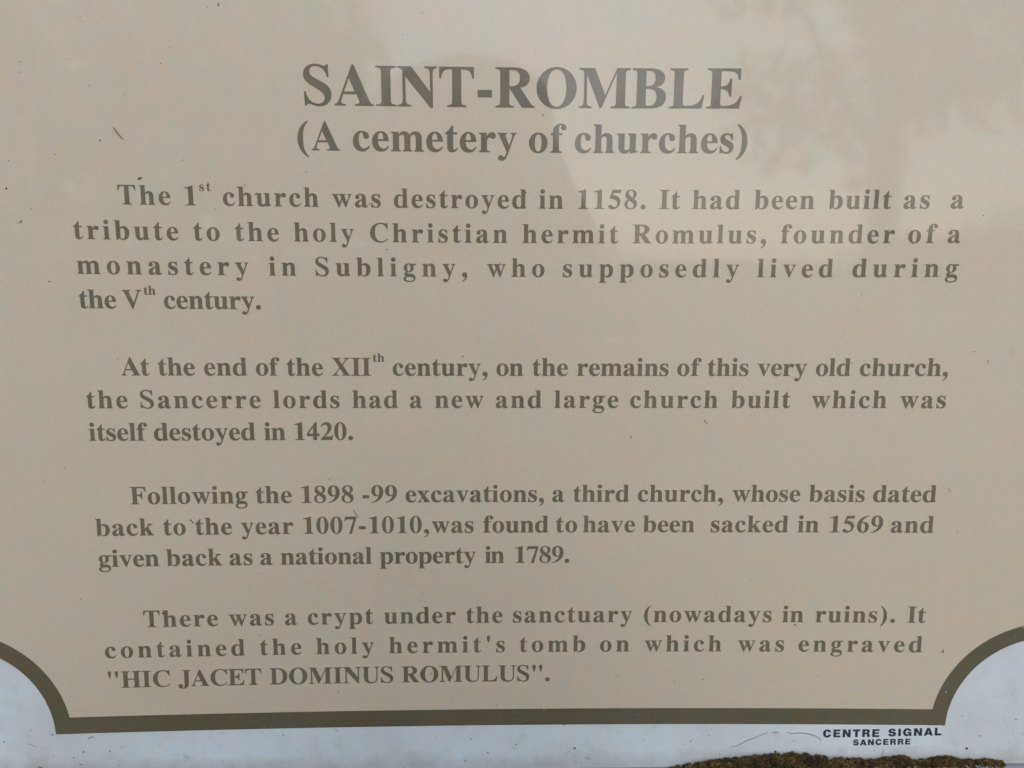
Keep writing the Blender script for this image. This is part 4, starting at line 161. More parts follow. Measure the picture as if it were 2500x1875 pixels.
SERIF = {'A': (722, ['M9 0H198V19C145 22 122 34 122 62C122 80 128 98 136 120L159 195H400L436 105C445 82 449 66 449 54C449 30 430 22 372 19V0H689V19C648 24 636 42 606 108L352 690H328L100 120C66 42 50 24 9 19Z', '-M174 234L268 476L373 234Z']), 'B': (667, ['M16 676H345C495 676 590 618 590 515C590 430 530 382 430 360C555 338 619 285 619 188C619 70 530 0 360 0H16V19C90 24 102 35 102 100V577C102 640 88 652 16 657Z', '-M256 640V372H290C390 372 430 418 430 508C430 598 392 640 315 640Z', '-M256 338V85C256 50 270 36 310 36C402 36 458 82 458 186C458 290 402 338 290 338Z']), 'C': (722, ['M674 691H655C645 672 635 662 615 662C585 662 530 691 430 691C200 691 49 530 49 330C49 125 200 -19 420 -19C530 -19 620 20 687 110L670 128C610 55 540 22 460 22C305 22 216 150 216 345C216 540 288 657 430 657C545 657 625 580 660 456H683Z']), 'D': (722, ['M14 676H330C560 676 690 555 690 345C690 120 555 0 315 0H14V19C88 24 103 35 103 100V577C103 640 88 652 14 657Z', '-M257 640V80C257 48 272 37 315 37C450 37 525 140 525 345C525 545 450 640 305 640Z']), 'E': (667, ['M16 676H606L603 488H580C562 595 520 638 400 638H300C270 638 257 630 257 600V369C370 372 405 400 425 500H449V202H425C410 295 370 330 257 333V85C257 45 275 38 320 38H360C500 38 570 95 618 205H641L600 0H16V19C88 24 102 35 102 100V577C102 640 88 652 16 657Z']), 'F': (611, ['M16 676H580L583 488H560C540 595 500 638 380 638H300C270 638 257 630 257 600V368C370 371 410 400 430 500H454V198H430C410 295 370 331 257 332V100C257 35 275 22 340 19V0H16V19C88 24 102 35 102 100V577C102 640 88 652 16 657Z']), 'G': (778, ['M674 691H655C645 672 635 662 615 662C585 662 530 691 430 691C200 691 49 530 49 330C49 125 200 -19 420 -19C540 -19 640 5 700 50V240C700 300 710 310 760 315V334H470V315C530 310 550 300 550 240V80C550 40 510 22 450 22C305 22 216 150 216 345C216 540 288 657 430 657C545 657 625 580 660 456H683Z']), 'H': (778, ['M21 676H342V657C280 652 262 640 262 577V372H517V577C517 640 500 652 437 657V676H759V657C695 652 677 640 677 577V100C677 35 695 24 759 19V0H437V19C500 24 517 35 517 100V332H262V100C262 35 280 24 342 19V0H21V19C85 24 103 35 103 100V577C103 640 85 652 21 657Z']), 'I': (389, ['M20 0H370V19C300 24 272 35 272 100V577C272 640 300 652 370 657V676H20V657C92 652 118 640 118 577V100C118 35 92 24 20 19Z']), 'J': (500, ['M479 676H160V657C222 652 238 640 238 577V50C238 -15 225 -58 185 -58C165 -58 150 -48 150 -30C150 -10 168 0 168 30C168 68 138 92 95 92C42 92 3 58 3 10C3 -55 65 -96 160 -96C310 -96 393 -30 393 110V577C393 640 408 652 479 657Z']), 'L': (667, ['M19 676H331V657C270 652 254 640 254 577V95C254 50 270 38 330 38H370C500 38 572 100 615 222H638L594 0H19V19C88 24 100 35 100 100V577C100 640 88 652 19 657Z']), 'M': (944, ['M921 676H684L480 213L284 676H14V657C75 652 103 640 103 590V126C103 45 78 24 14 19V0H235V19C170 24 148 45 148 130V577L388 0H412L679 600V100C679 35 655 22 585 19V0H921V19C850 24 833 35 833 100V577C833 640 850 652 921 657Z']), 'N': (722, ['M701 676H493V657C560 652 587 635 587 545V242L250 676H16V657C55 655 75 640 104 609V126C104 45 80 24 16 19V0H241V19C172 24 147 45 147 126V514L590 -18H628V545C628 635 650 652 701 657Z']), 'O': (778, ['M389 691C586 691 743 535 743 336C743 137 586 -19 389 -19C192 -19 35 137 35 336C35 535 192 691 389 691Z', '-M389 659C495 659 567 535 567 336C567 137 495 13 389 13C283 13 211 137 211 336C211 535 283 659 389 659Z']), 'R': (722, ['M26 676H345C520 676 624 612 624 498C624 410 560 355 455 338L640 75C665 38 685 24 715 19V0H500L281 320H264V95C264 35 285 22 347 19V0H26V19C92 24 110 35 110 100V577C110 640 92 652 26 657Z', '-M264 640V356H290C410 356 460 400 460 500C460 595 410 640 325 640Z']), 'S': (556, ['M463 683L468 477H449C430 580 350 662 245 662C180 662 136 625 136 567C136 500 190 470 300 415C440 345 511 290 511 186C511 70 430 -19 305 -19C240 -19 190 0 150 17C125 28 100 25 85 15C78 8 72 0 67 -10H48L37 224H58C85 100 170 15 275 15C350 15 400 60 400 125C400 190 350 235 240 295C110 365 35 415 35 515C35 620 120 692 235 692C290 692 325 680 365 666C390 655 410 655 425 665C432 672 438 678 442 683Z']), 'T': (667, ['M31 676H636V488H615C596 595 562 640 463 640H410V111C410 40 430 24 500 19V0H167V19C240 24 258 40 258 111V640H206C106 640 72 595 53 488H31Z']), 'U': (722, ['M16 676H330V657C270 652 254 640 254 577V230C254 95 310 32 420 32C530 32 588 100 588 230V555C588 635 560 652 492 657V676H701V657C645 652 625 635 625 555V235C625 70 540 -19 375 -19C195 -19 100 65 100 230V577C100 640 85 652 16 657Z']), 'V': (722, ['M701 676H490V657C535 655 562 645 562 612C562 595 555 575 545 550L408 205L268 545C258 570 250 592 250 610C250 643 270 655 318 657V676H16V657C60 652 75 635 100 580L348 -18H371L588 545C620 625 645 650 701 657Z']), 'X': (722, ['M16 676H340V657C295 655 278 648 278 628C278 610 290 590 305 565L388 430L500 575C512 592 518 607 518 620C518 645 500 655 450 657V676H677V657C620 652 590 630 540 570L412 405L600 95C630 45 655 25 699 19V0H378V19C425 21 443 28 443 45C443 62 432 82 415 110L310 275L215 150C190 115 180 90 180 68C180 35 200 22 260 19V0H16V19C70 25 105 50 155 115L290 303L130 570C95 630 70 652 16 657Z']), 'a': (500, ['M240 473C350 473 413 420 413 320V105C413 60 420 48 438 48C450 48 458 53 475 68L488 52C460 10 425 -14 375 -14C320 -14 290 10 281 62C235 10 190 -14 135 -14C70 -14 25 28 25 92C25 180 100 230 277 290V350C277 410 250 443 205 443C175 443 155 430 155 412C155 390 180 385 180 350C180 315 152 290 112 290C72 290 43 317 43 355C43 425 125 473 240 473Z', '-M277 255V115C277 82 240 56 207 56C180 56 162 80 162 120C162 180 205 225 277 255Z']), 'b': (556, ['M17 676H205V410C240 455 280 473 330 473C445 473 521 385 521 245C521 90 430 -14 300 -14C250 -14 215 8 175 46L90 -14H66V597C66 640 55 652 17 657Z', '-M205 360V90C205 45 230 20 275 20C345 20 373 90 373 225C373 355 340 410 283 410C250 410 222 390 205 360Z']), 'c': (444, ['M238 473C335 473 412 425 412 355C412 315 385 290 347 290C300 290 285 315 278 365C273 415 265 442 232 442C184 442 160 370 160 270C160 130 205 53 295 53C345 53 375 75 414 120L430 105C385 25 325 -14 240 -14C115 -14 25 80 25 220C25 370 115 473 238 473Z']), 'd': (556, ['M490 676H303V657C340 653 351 640 351 600V418C320 455 285 473 235 473C115 473 25 370 25 220C25 80 100 -14 215 -14C270 -14 315 5 351 55V-14L534 15V34C500 38 490 50 490 95Z', '-M351 360V110C330 65 300 42 268 42C202 42 172 105 172 232C172 365 205 432 270 432C305 432 335 405 351 360Z']), 'e': (444, ['M426 243H161C164 122 220 52 300 52C345 52 375 72 410 122L426 108C385 25 325 -14 235 -14C110 -14 25 80 25 225C25 370 115 473 232 473C348 473 421 390 426 243Z', '-M161 277C163 390 185 442 232 442C280 442 298 395 301 277Z']), 'f': (333, ['M14 461H72V500C72 620 150 691 265 691C340 691 389 655 389 600C389 562 366 538 330 538C292 538 270 560 270 595C270 625 285 635 285 648C285 658 275 663 258 663C220 663 211 635 211 560V461H298V422H211V90C211 35 228 22 285 19V0H14V19C60 24 72 35 72 85V422H14Z']), 'g': (500, ['M150 180C95 150 62 120 62 75C62 40 85 18 120 5C65 -10 28 -50 28 -100C28 -165 110 -206 245 -206C385 -206 465 -150 465 -50C465 40 400 95 290 95H215C185 95 170 102 170 118C170 133 185 148 205 162Z', '-M165 -18C130 -35 112 -60 112 -95C112 -140 160 -172 250 -172C345 -172 400 -140 400 -92C400 -45 370 -25 290 -22C240 -20 200 -22 165 -18Z', 'M222 473C325 473 402 405 402 312C402 220 325 150 222 150C119 150 42 220 42 312C42 405 119 473 222 473Z', '-M222 443C265 443 283 400 283 312C283 225 265 180 222 180C179 180 161 225 161 312C161 400 179 443 222 443Z', 'M300 461H483V408H360L330 435Z']), 'h': (556, ['M16 676H205V398C245 450 285 473 340 473C435 473 486 415 486 305V90C486 35 500 24 534 19V0H305V19C338 24 347 35 347 90V300C347 370 330 402 290 402C260 402 230 380 205 340V85C205 35 217 24 251 19V0H16V19C52 24 66 35 66 85V597C66 640 52 652 16 657Z']), 'i': (278, ['M16 461H205V85C205 35 218 24 255 19V0H16V19C52 24 66 35 66 85V375C66 425 55 437 16 442Z', 'O136 612 79']), 'k': (556, ['M22 676H211V262L330 375C348 392 355 402 355 415C355 432 340 440 312 442V461H520V442C475 435 440 420 390 375L335 325L470 95C500 45 515 28 543 19V0H295V19C320 21 330 28 330 40C330 50 325 62 315 78L238 212L211 188V85C211 35 220 24 255 19V0H22V19C58 24 71 35 71 85V597C71 640 58 652 22 657Z']), 'l': (278, ['M16 676H205V85C205 35 218 24 255 19V0H16V19C52 24 66 35 66 85V597C66 640 55 652 16 657Z']), 'm': (833, ['M16 461H199V395C245 450 290 473 340 473C400 473 440 450 462 395C510 450 560 473 615 473C710 473 765 415 765 305V90C765 35 780 24 814 19V0H583V19C618 24 627 35 627 90V300C627 370 610 402 570 402C540 402 510 380 485 345V85C485 35 497 24 532 19V0H302V19C338 24 347 35 347 90V300C347 370 330 402 290 402C262 402 232 380 205 345V85C205 35 217 24 251 19V0H16V19C52 24 66 35 66 85V375C66 425 52 437 16 442Z']), 'n': (556, ['M21 461H204V395C245 450 285 473 340 473C435 473 489 415 489 305V90C489 35 503 24 539 19V0H308V19C342 24 350 35 350 90V300C350 370 333 402 293 402C263 402 233 380 210 345V85C210 35 222 24 256 19V0H21V19C57 24 71 35 71 85V375C71 425 57 437 21 442Z']), 'o': (500, ['M250 473C378 473 476 370 476 230C476 88 378 -14 250 -14C123 -14 25 88 25 230C25 370 123 473 250 473Z', '-M250 442C310 442 339 360 339 230C339 100 310 17 250 17C190 17 162 100 162 230C162 360 190 442 250 442Z']), 'p': (556, ['M19 461H203V395C240 450 280 473 335 473C445 473 524 380 524 235C524 90 445 -14 325 -14C275 -14 240 0 208 35V-120C208 -165 225 -183 282 -186V-205H19V-186C57 -180 69 -168 69 -120V375C69 425 57 437 19 442Z', '-M208 345V100C225 55 250 28 285 28C350 28 377 95 377 225C377 355 350 407 293 407C260 407 232 385 208 345Z']), 'r': (444, ['M29 461H214V370C260 445 300 473 350 473C400 473 434 440 434 392C434 350 408 322 370 322C325 322 318 360 290 360C265 360 240 330 218 280V90C218 35 235 22 295 19V0H29V19C65 24 79 35 79 85V375C79 425 65 437 29 442Z']), 's': (389, ['M330 473L335 317H315C290 400 255 442 200 442C160 442 132 417 132 385C132 350 160 330 225 300C320 255 361 215 361 145C361 50 290 -14 200 -14C140 -14 105 10 75 10C60 10 52 3 47 -12H28L25 167H46C70 70 125 18 185 18C230 18 262 45 262 82C262 120 235 140 170 172C75 218 32 255 32 330C32 415 95 473 180 473C230 473 265 452 290 452C303 452 308 458 313 473Z']), 't': (333, ['M211 630H193C150 560 90 490 20 445V422H72V115C72 30 115 -12 185 -12C250 -12 300 20 332 85L315 97C295 65 275 48 250 48C220 48 211 70 211 120V422H310V461H211Z']), 'u': (556, ['M16 461H205V130C205 85 225 58 260 58C290 58 318 75 345 112V375C345 425 330 437 290 442V461H484V100C484 55 495 45 537 42V22L350 -14V62C310 5 270 -14 215 -14C125 -14 66 45 66 140V375C66 425 52 437 16 442Z']), 'v': (500, ['M485 461H345V442C375 440 390 430 390 405C390 390 385 375 375 350L305 165L225 355C215 378 210 393 210 407C210 430 225 440 260 442V461H21V442C50 438 60 425 80 380L245 -14H264L420 365C445 425 455 438 485 442Z']), 'w': (722, ['M23 461H240V442C210 440 200 432 200 415C200 405 205 390 210 375L285 165L350 320L330 370C308 425 298 438 265 442V461H500V442C470 440 455 432 455 412C455 402 458 390 463 378L540 168L607 355C613 375 618 390 618 405C618 430 605 440 575 442V461H707V442C680 438 668 420 650 370L510 -14H489L378 260L268 -14H247L90 370C70 420 55 438 23 442Z']), 'x': (500, ['M12 461H247V442C222 440 212 434 212 422C212 412 218 400 228 384L270 315L312 375C322 390 327 402 327 412C327 432 312 440 282 442V461H465V442C420 438 395 415 365 375L292 278L425 85C450 45 462 28 484 19V0H248V19C272 21 283 26 283 38C283 48 278 58 268 74L207 170L150 92C140 78 134 64 134 53C134 30 150 22 185 19V0H16V19C60 24 85 45 115 85L186 205L75 375C48 420 38 437 12 442Z']), 'y': (500, ['M480 461H338V442C370 440 387 430 387 405C387 390 380 370 372 348L305 165L220 355C210 378 206 393 206 407C206 430 220 440 255 442V461H16V442C45 438 55 425 75 380L245 8L232 -40C212 -97 195 -125 175 -125C150 -125 150 -78 105 -78C65 -78 37 -103 37 -140C37 -180 70 -205 118 -205C190 -205 225 -165 265 -55L415 365C437 425 450 438 480 442Z']), '0': (500, ['M250 688C385 688 476 545 476 337C476 130 385 -13 250 -13C115 -13 24 130 24 337C24 545 115 688 250 688Z', '-M250 660C310 660 337 560 337 337C337 115 310 15 250 15C190 15 163 115 163 337C163 560 190 660 250 660Z']), '1': (500, ['M350 688H325C245 655 155 630 65 620V598C75 597 85 597 100 597C170 597 195 590 195 525V100C195 35 175 20 80 19V0H442V19C365 21 350 35 350 100Z']), '2': (500, ['M450 0H17V18C180 180 295 330 295 470C295 560 255 603 190 603C130 603 90 570 55 510L33 518C70 630 140 688 240 688C350 688 430 610 430 500C430 385 345 275 175 130H360C420 130 435 145 458 190H478Z']), '4': (500, ['M385 688H335L19 255V150H255V0H385V150H475V248H385Z', '-M255 248H80L255 505Z']), '5': (500, ['M478 676L438 570H190L165 490C350 470 448 390 448 265C448 105 320 -8 165 -8C75 -8 22 30 22 82C22 118 48 143 88 143C150 143 165 58 235 58C300 58 345 110 345 185C345 300 235 365 60 365L165 676Z']), '6': (500, ['M470 688C200 650 28 490 28 260C28 95 120 -13 255 -13C385 -13 475 85 475 215C475 345 395 430 285 430C255 430 225 422 195 405C225 530 320 630 475 668Z', '-M188 365C205 380 225 390 248 390C315 390 338 310 338 190C338 80 310 20 262 20C205 20 175 100 175 250C175 290 180 330 188 365Z']), '7': (500, ['M477 676H65L17 500H40C65 550 90 570 150 570H375L200 -10H295L477 645Z']), '8': (500, ['M250 688C365 688 450 625 450 530C450 455 410 410 335 370C430 320 472 265 472 180C472 65 380 -13 250 -13C120 -13 28 60 28 165C28 245 70 290 160 335C85 385 50 435 50 510C50 615 135 688 250 688Z', '-M250 660C190 660 155 620 155 570C155 510 205 465 305 395C335 430 345 470 345 530C345 610 310 660 250 660Z', '-M190 310C140 270 120 225 120 160C120 75 170 16 250 16C320 16 365 60 365 125C365 190 310 235 190 310Z']), ',': (250, ['M128 155C185 155 223 112 223 45C223 -60 160 -140 50 -180L42 -160C115 -120 150 -75 150 -30C150 -15 145 -8 130 -8C115 -8 120 -12 105 -10C68 -8 39 25 39 68C39 118 78 155 128 155Z']), '.': (250, ['O125 71 86']), '-': (333, ['M44 171H287V287H44Z']), '(': (333, ['M306 680C205 590 175 470 175 263C175 60 205 -60 306 -150L290 -168C130 -70 46 80 46 263C46 450 130 600 290 694Z']), "'": (278, ['M140 691C180 691 204 668 204 630C204 590 175 500 155 404H124C104 500 75 590 75 630C75 668 100 691 140 691Z']), ')': (333, ['M 27 680 C 128 590 158 470 158 263 C 158 60 128 -60 27 -150 L 43 -168 C 203 -70 287 80 287 263 C 287 450 203 600 43 694 Z']), '9': (500, ['M 31 -13 C 301 25 473 185 473 415 C 473 580 381 688 246 688 C 116 688 26 590 26 460 C 26 330 106 245 216 245 C 246 245 276 253 306 270 C 276 145 181 45 26 7 Z', '-M 313 310 C 296 295 276 285 253 285 C 186 285 163 365 163 485 C 163 595 191 655 239 655 C 296 655 326 575 326 425 C 326 385 321 345 313 310 Z']), '"': (555, ['M 145 691 C 185 691 209 668 209 630 C 209 590 180 500 160 404 H 129 C 109 500 80 590 80 630 C 80 668 105 691 145 691 Z', 'M 406 691 C 446 691 470 668 470 630 C 470 590 441 500 421 404 H 390 C 370 500 341 590 341 630 C 341 668 366 691 406 691 Z'])}
SANS = {'C': (800, ['M740 450C725 610 600 715 405 715C180 715 40 580 40 350C40 120 180 -15 405 -15C610 -15 735 95 745 270H510C500 195 465 160 405 160C325 160 280 225 280 350C280 475 325 540 405 540C460 540 495 510 505 450Z']), 'E': (740, ['M70 0H690V165H300V275H650V430H300V535H680V700H70Z']), 'N': (840, ['M70 0H290V400L520 0H770V700H550V300L320 700H70Z']), 'T': (720, ['M30 700H690V520H478V0H242V520H30Z']), 'R': (800, ['M70 0H300V255H400C470 255 490 230 495 160C500 90 500 40 520 0H755C730 30 730 80 722 170C715 260 690 310 610 335C690 365 730 425 730 510C730 630 650 700 490 700H70Z', '-M300 530H430C475 530 495 510 495 475C495 435 475 415 430 415H300Z']), 'S': (760, ['M700 480C690 630 570 715 380 715C180 715 60 625 60 480C60 350 150 300 330 265C440 245 485 235 485 200C485 170 450 150 395 150C325 150 285 180 280 235H40C48 75 170 -15 385 -15C600 -15 720 75 720 225C720 350 630 410 450 445C330 468 290 478 290 510C290 540 320 555 370 555C430 555 465 530 470 480Z']), 'I': (370, ['M70 0H300V700H70Z']), 'G': (850, ['M770 450C740 610 610 715 415 715C190 715 40 580 40 350C40 120 180 -15 390 -15C480 -15 545 15 590 80L605 0H780V385H425V235H555C545 185 495 155 430 155C330 155 280 225 280 350C280 475 330 545 420 545C480 545 520 510 535 450Z']), 'A': (800, ['M15 0H260L295 110H510L545 0H790L530 700H275Z', '-M340 260L402 470L463 260Z']), 'L': (690, ['M70 0H660V180H300V700H70Z'])}

# ---------------------------------------------------------------- camera, sky, sun
cam_d = bpy.data.cameras.new('camera'); cam = bpy.data.objects.new('camera', cam_d); COL.objects.link(cam)
cam_d.sensor_width = 36.0; cam_d.lens = CAM['lens']; cam_d.clip_start = 0.02; cam_d.clip_end = 800
p = CAM['pos']; r0, r1, r2 = [Vector(r) for r in CAM['rows']]
loc = Vector(((p[0]-X0)*MM, p[1]*MM, (p[2]+Z0)*MM))
m = Matrix((r0, -r1, -r2)).transposed().to_4x4(); m.translation = loc
cam.matrix_world = SIGN @ m
scene.camera = cam
CAMW = SIGN @ loc

SUN_EL, SUN_ROT = rad(36), rad(176)
world = bpy.data.worlds.new('World'); scene.world = world; world.use_nodes = True
nt = world.node_tree; nt.nodes.clear()
sky = nt.nodes.new('ShaderNodeTexSky'); sky.sky_type = 'NISHITA'; sky.sun_disc = False
sky.sun_elevation = SUN_EL; sky.sun_rotation = SUN_ROT; sky.air_density = 1.0; sky.dust_density = 1; sky.ozone_density = 1.0
hs = nt.nodes.new('ShaderNodeHueSaturation'); hs.inputs['Saturation'].default_value = 0.6
bg = nt.nodes.new('ShaderNodeBackground'); bg.inputs['Strength'].default_value = 0.15
wo = nt.nodes.new('ShaderNodeOutputWorld')
nt.links.new(sky.outputs[0], hs.inputs['Color']); wb = nt.nodes.new('ShaderNodeMix'); wb.data_type = 'RGBA'; wb.blend_type = 'MULTIPLY'; wb.inputs[0].default_value = 1.0; wb.inputs[7].default_value = (0.955, 1.0, 1.085, 1)
nt.links.new(hs.outputs[0], wb.inputs[6]); nt.links.new(wb.outputs[2], bg.inputs[0]); nt.links.new(bg.outputs[0], wo.inputs[0])
sd = bpy.data.lights.new('sun', 'SUN'); sd.energy = 0.5; sd.angle = rad(25); sd.color = (1.0, 0.96, 0.90)
sun = bpy.data.objects.new('sun', sd); COL.objects.link(sun)
sdir = Vector((math.sin(SUN_ROT)*math.cos(SUN_EL), math.cos(SUN_ROT)*math.cos(SUN_EL), math.sin(SUN_EL)))
sun.rotation_euler = sdir.to_track_quat('Z', 'Y').to_euler(); sun.location = sdir*20
scene.view_settings.view_transform = 'Standard'; scene.view_settings.look = 'None'
scene.view_settings.gamma = 1.0; scene.view_settings.use_curve_mapping = False
scene.view_settings.exposure = 0.19
scene.cycles.max_bounces = 6

# ---------------------------------------------------------------- materials
def new_mat(name):
    mt = bpy.data.materials.new(name); mt.use_nodes = True
    n = mt.node_tree; n.nodes.clear()
    o = n.nodes.new('ShaderNodeOutputMaterial'); b = n.nodes.new('ShaderNodeBsdfPrincipled')
    n.links.new(b.outputs[0], o.inputs[0])
    return mt, n, b
def noise(n, co, scale, detail=2.0, rough=0.5, vec=None):
    t = n.nodes.new('ShaderNodeTexNoise'); t.inputs['Scale'].default_value = scale
    t.inputs['Detail'].default_value = detail; t.inputs['Roughness'].default_value = rough
    n.links.new(vec or co.outputs['Object'], t.inputs['Vector']); return t
def ramp(n, src, stops):
    r = n.nodes.new('ShaderNodeValToRGB'); e = r.color_ramp.elements
    while len(e) < len(stops): e.new(0.5)
    for k, (pz, c) in enumerate(stops):
        e[k].position = pz; e[k].color = (c if len(c) == 4 else tuple(c)+(1,)) if not isinstance(c, float) else (c, c, c, 1)
    n.links.new(src, r.inputs[0]); return r
def mix(n, kind, fac, a, b):
    x = n.nodes.new('ShaderNodeMix'); x.data_type = 'RGBA'; x.blend_type = kind
    for sock, v in ((x.inputs[0], fac), (x.inputs[6], a), (x.inputs[7], b)):
        if isinstance(v, (int, float)): sock.default_value = v
        elif isinstance(v, tuple): sock.default_value = v if len(v) == 4 else v+(1,)
        else: n.links.new(v, sock)
    return x.outputs[2]
def math_(n, op, a, b=None):
    x = n.nodes.new('ShaderNodeMath'); x.operation = op
    for sock, v in ((x.inputs[0], a), (x.inputs[1], b)):
        if v is None: continue
        if isinstance(v, (int, float)): sock.default_value = v
        else: n.links.new(v, sock)
    return x.outputs[0]
def print_mat(name, base, rough=0.34, mottle=1.0, glints_smears=False, wear=None, film=0.0, streaks=False):
    """weathered laminated print: blotchy tint, fine grain, clear glossy face"""
    mt, n, b = new_mat(name)
    co = n.nodes.new('ShaderNodeTexCoord')
    blist = None
    tints = [(38, (1.03, 0.985, 0.985), (0.972, 1.012, 1.0)), (95, (1.025, 1.0, 0.955), (0.98, 0.998, 1.035)), (420, (1.02, 1.02, 1.02), (0.98, 0.98, 0.98))]
    src = base
    for k, (sc, ca, cb) in enumerate(tints):
        t = noise(n, co, sc, 3.0, 0.6)
        ca2 = tuple(1+(v-1)*mottle for v in ca); cb2 = tuple(1+(v-1)*mottle for v in cb)
        r = ramp(n, t.outputs[0], [(0.35, cb2), (0.65, ca2)])
        src = mix(n, 'MULTIPLY', 1.0, src, r.outputs[0])
    g = noise(n, co, 1500, 2.0, 0.7)
    r = ramp(n, g.outputs[0], [(0.3, (0.965-0.02*(mottle-1),)*3), (0.7, (1.035+0.02*(mottle-1),)*3)])
    src = mix(n, 'MULTIPLY', 1.0, src, r.outputs[0])
    mp = n.nodes.new('ShaderNodeMapping'); mp.inputs['Scale'].default_value = (1.0, 1.0, 0.07); mp.inputs['Rotation'].default_value = (0, rad(2), 0)
    n.links.new(co.outputs['Object'], mp.inputs[0])
    t = noise(n, co, 170, 3.0, 0.6, mp.outputs[0])   # old rain streaks
    r = ramp(n, t.outputs[0], [(0.3, (0.992, 0.991, 0.989)), (0.7, (1.006, 1.006, 1.007))])
    src = mix(n, 'MULTIPLY', 1.0, src, r.outputs[0])
    if film:     # thin dusty film, a little heavier in soft patches
        t = noise(n, co, 14, 4.0, 0.6)
        f = ramp(n, t.outputs[0], [(0.35, 0.0), (0.75, film)])
        src = mix(n, 'MIX', f.outputs[0], src, (0.62, 0.60, 0.56))
    if streaks:  # grime and smudges in the margin
        t = noise(n, co, 9, 4.0, 0.65)
        f = ramp(n, t.outputs[0], [(0.40, 0.0), (0.75, 0.55)])
        src = mix(n, 'MIX', f.outputs[0], src, (0.60, 0.56, 0.50))
        sp = n.nodes.new('ShaderNodeSeparateXYZ'); n.links.new(co.outputs['Object'], sp.inputs[0])
        zz = math_(n, 'DIVIDE', math_(n, 'SUBTRACT', sp.outputs['Z'], (Z0-354)*MM), 0.020)
        t = noise(n, co, 45, 5.0, 0.7)
        f = ramp(n, math_(n, 'SUBTRACT', math_(n, 'MULTIPLY', t.outputs[0], 1.5), zz), [(0.15, 0.0), (0.75, 0.42)])
        src = mix(n, 'MIX', f.outputs[0], src, (0.33, 0.29, 0.22))   # silt line above the lower rail
        t = noise(n, co, 60, 6.0, 0.75)
        f = ramp(n, t.outputs[0], [(0.52, 0.0), (0.80, 0.32)])
        src = mix(n, 'MIX', f.outputs[0], src, (0.30, 0.29, 0.27))
        t = noise(n, co, 520, 3.0, 0.6)
        f = ramp(n, t.outputs[0], [(0.64, 0.0), (0.76, 0.30)])
        src = mix(n, 'MIX', f.outputs[0], src, (0.22, 0.21, 0.20))
    if glints_smears:  # highlights of film blisters painted in pale, with a few smudges, plus bumps
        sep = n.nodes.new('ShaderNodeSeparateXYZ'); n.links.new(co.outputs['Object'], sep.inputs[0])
        for (sx, sz, sr) in GLINTS_SMEARS:
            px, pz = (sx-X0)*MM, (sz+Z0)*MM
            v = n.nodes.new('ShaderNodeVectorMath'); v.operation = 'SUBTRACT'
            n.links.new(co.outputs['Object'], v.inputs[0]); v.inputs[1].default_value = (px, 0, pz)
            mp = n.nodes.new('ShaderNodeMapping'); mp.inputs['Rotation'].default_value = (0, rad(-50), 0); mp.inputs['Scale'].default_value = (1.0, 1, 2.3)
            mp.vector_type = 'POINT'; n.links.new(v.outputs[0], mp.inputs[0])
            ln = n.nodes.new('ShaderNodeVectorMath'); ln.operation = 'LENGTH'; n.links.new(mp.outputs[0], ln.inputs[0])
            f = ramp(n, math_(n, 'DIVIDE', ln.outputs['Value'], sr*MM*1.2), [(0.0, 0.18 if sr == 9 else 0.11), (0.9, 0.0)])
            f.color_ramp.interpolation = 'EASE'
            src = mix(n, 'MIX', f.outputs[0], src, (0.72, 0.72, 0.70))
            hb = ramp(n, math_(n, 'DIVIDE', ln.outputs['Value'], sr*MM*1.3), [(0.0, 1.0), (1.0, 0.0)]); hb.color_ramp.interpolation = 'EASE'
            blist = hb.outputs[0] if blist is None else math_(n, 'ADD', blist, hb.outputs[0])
    if wear is not None:   # chips and rubbed patches that show the sheet below
        t = noise(n, co, 260, 4.0, 0.7)
        big = noise(n, co, 17, 1.0, 0.5)
        msk = math_(n, 'ADD', t.outputs[0], math_(n, 'MULTIPLY', big.outputs[0], 0.35))
        f = ramp(n, msk, [(0.87, 0.0), (0.93, 0.40)])
        src = mix(n, 'MIX', f.outputs[0], src, wear)
        t = noise(n, co, 70, 2.0, 0.5)
        f = ramp(n, t.outputs[0], [(0.30, 0.0), (0.80, 0.12)])
        src = mix(n, 'MIX', f.outputs[0], src, wear)
    if isinstance(src, tuple): b.inputs['Base Color'].default_value = src+(1,)
    else: n.links.new(src, b.inputs['Base Color'])
    rt = noise(n, co, 22, 4.0, 0.6)
    rr = ramp(n, rt.outputs[0], [(0.3, rough*0.8), (0.7, rough*1.35)])
    n.links.new(rr.outputs[0], b.inputs['Roughness'])
    bt = noise(n, co, 26, 2.0, 0.5)
    bp = n.nodes.new('ShaderNodeBump'); bp.inputs['Strength'].default_value = 0.10; bp.inputs['Distance'].default_value = 0.0006
    n.links.new(bt.outputs[0], bp.inputs['Height'])
    if blist is not None:
        b2 = n.nodes.new('ShaderNodeBump'); b2.inputs['Strength'].default_value = 1.0; b2.inputs['Distance'].default_value = 0.00012
        n.links.new(blist, b2.inputs['Height']); n.links.new(bp.outputs[0], b2.inputs['Normal']); bp = b2
    n.links.new(bp.outputs[0], b.inputs['Normal'])
    b.inputs['IOR'].default_value = 1.5
    b.inputs['Coat Weight'].default_value = 0.75; b.inputs['Coat IOR'].default_value = 1.55; b.inputs['Coat Roughness'].default_value = 0.042
    n.links.new(bp.outputs[0], b.inputs['Coat Normal'])
    return mt
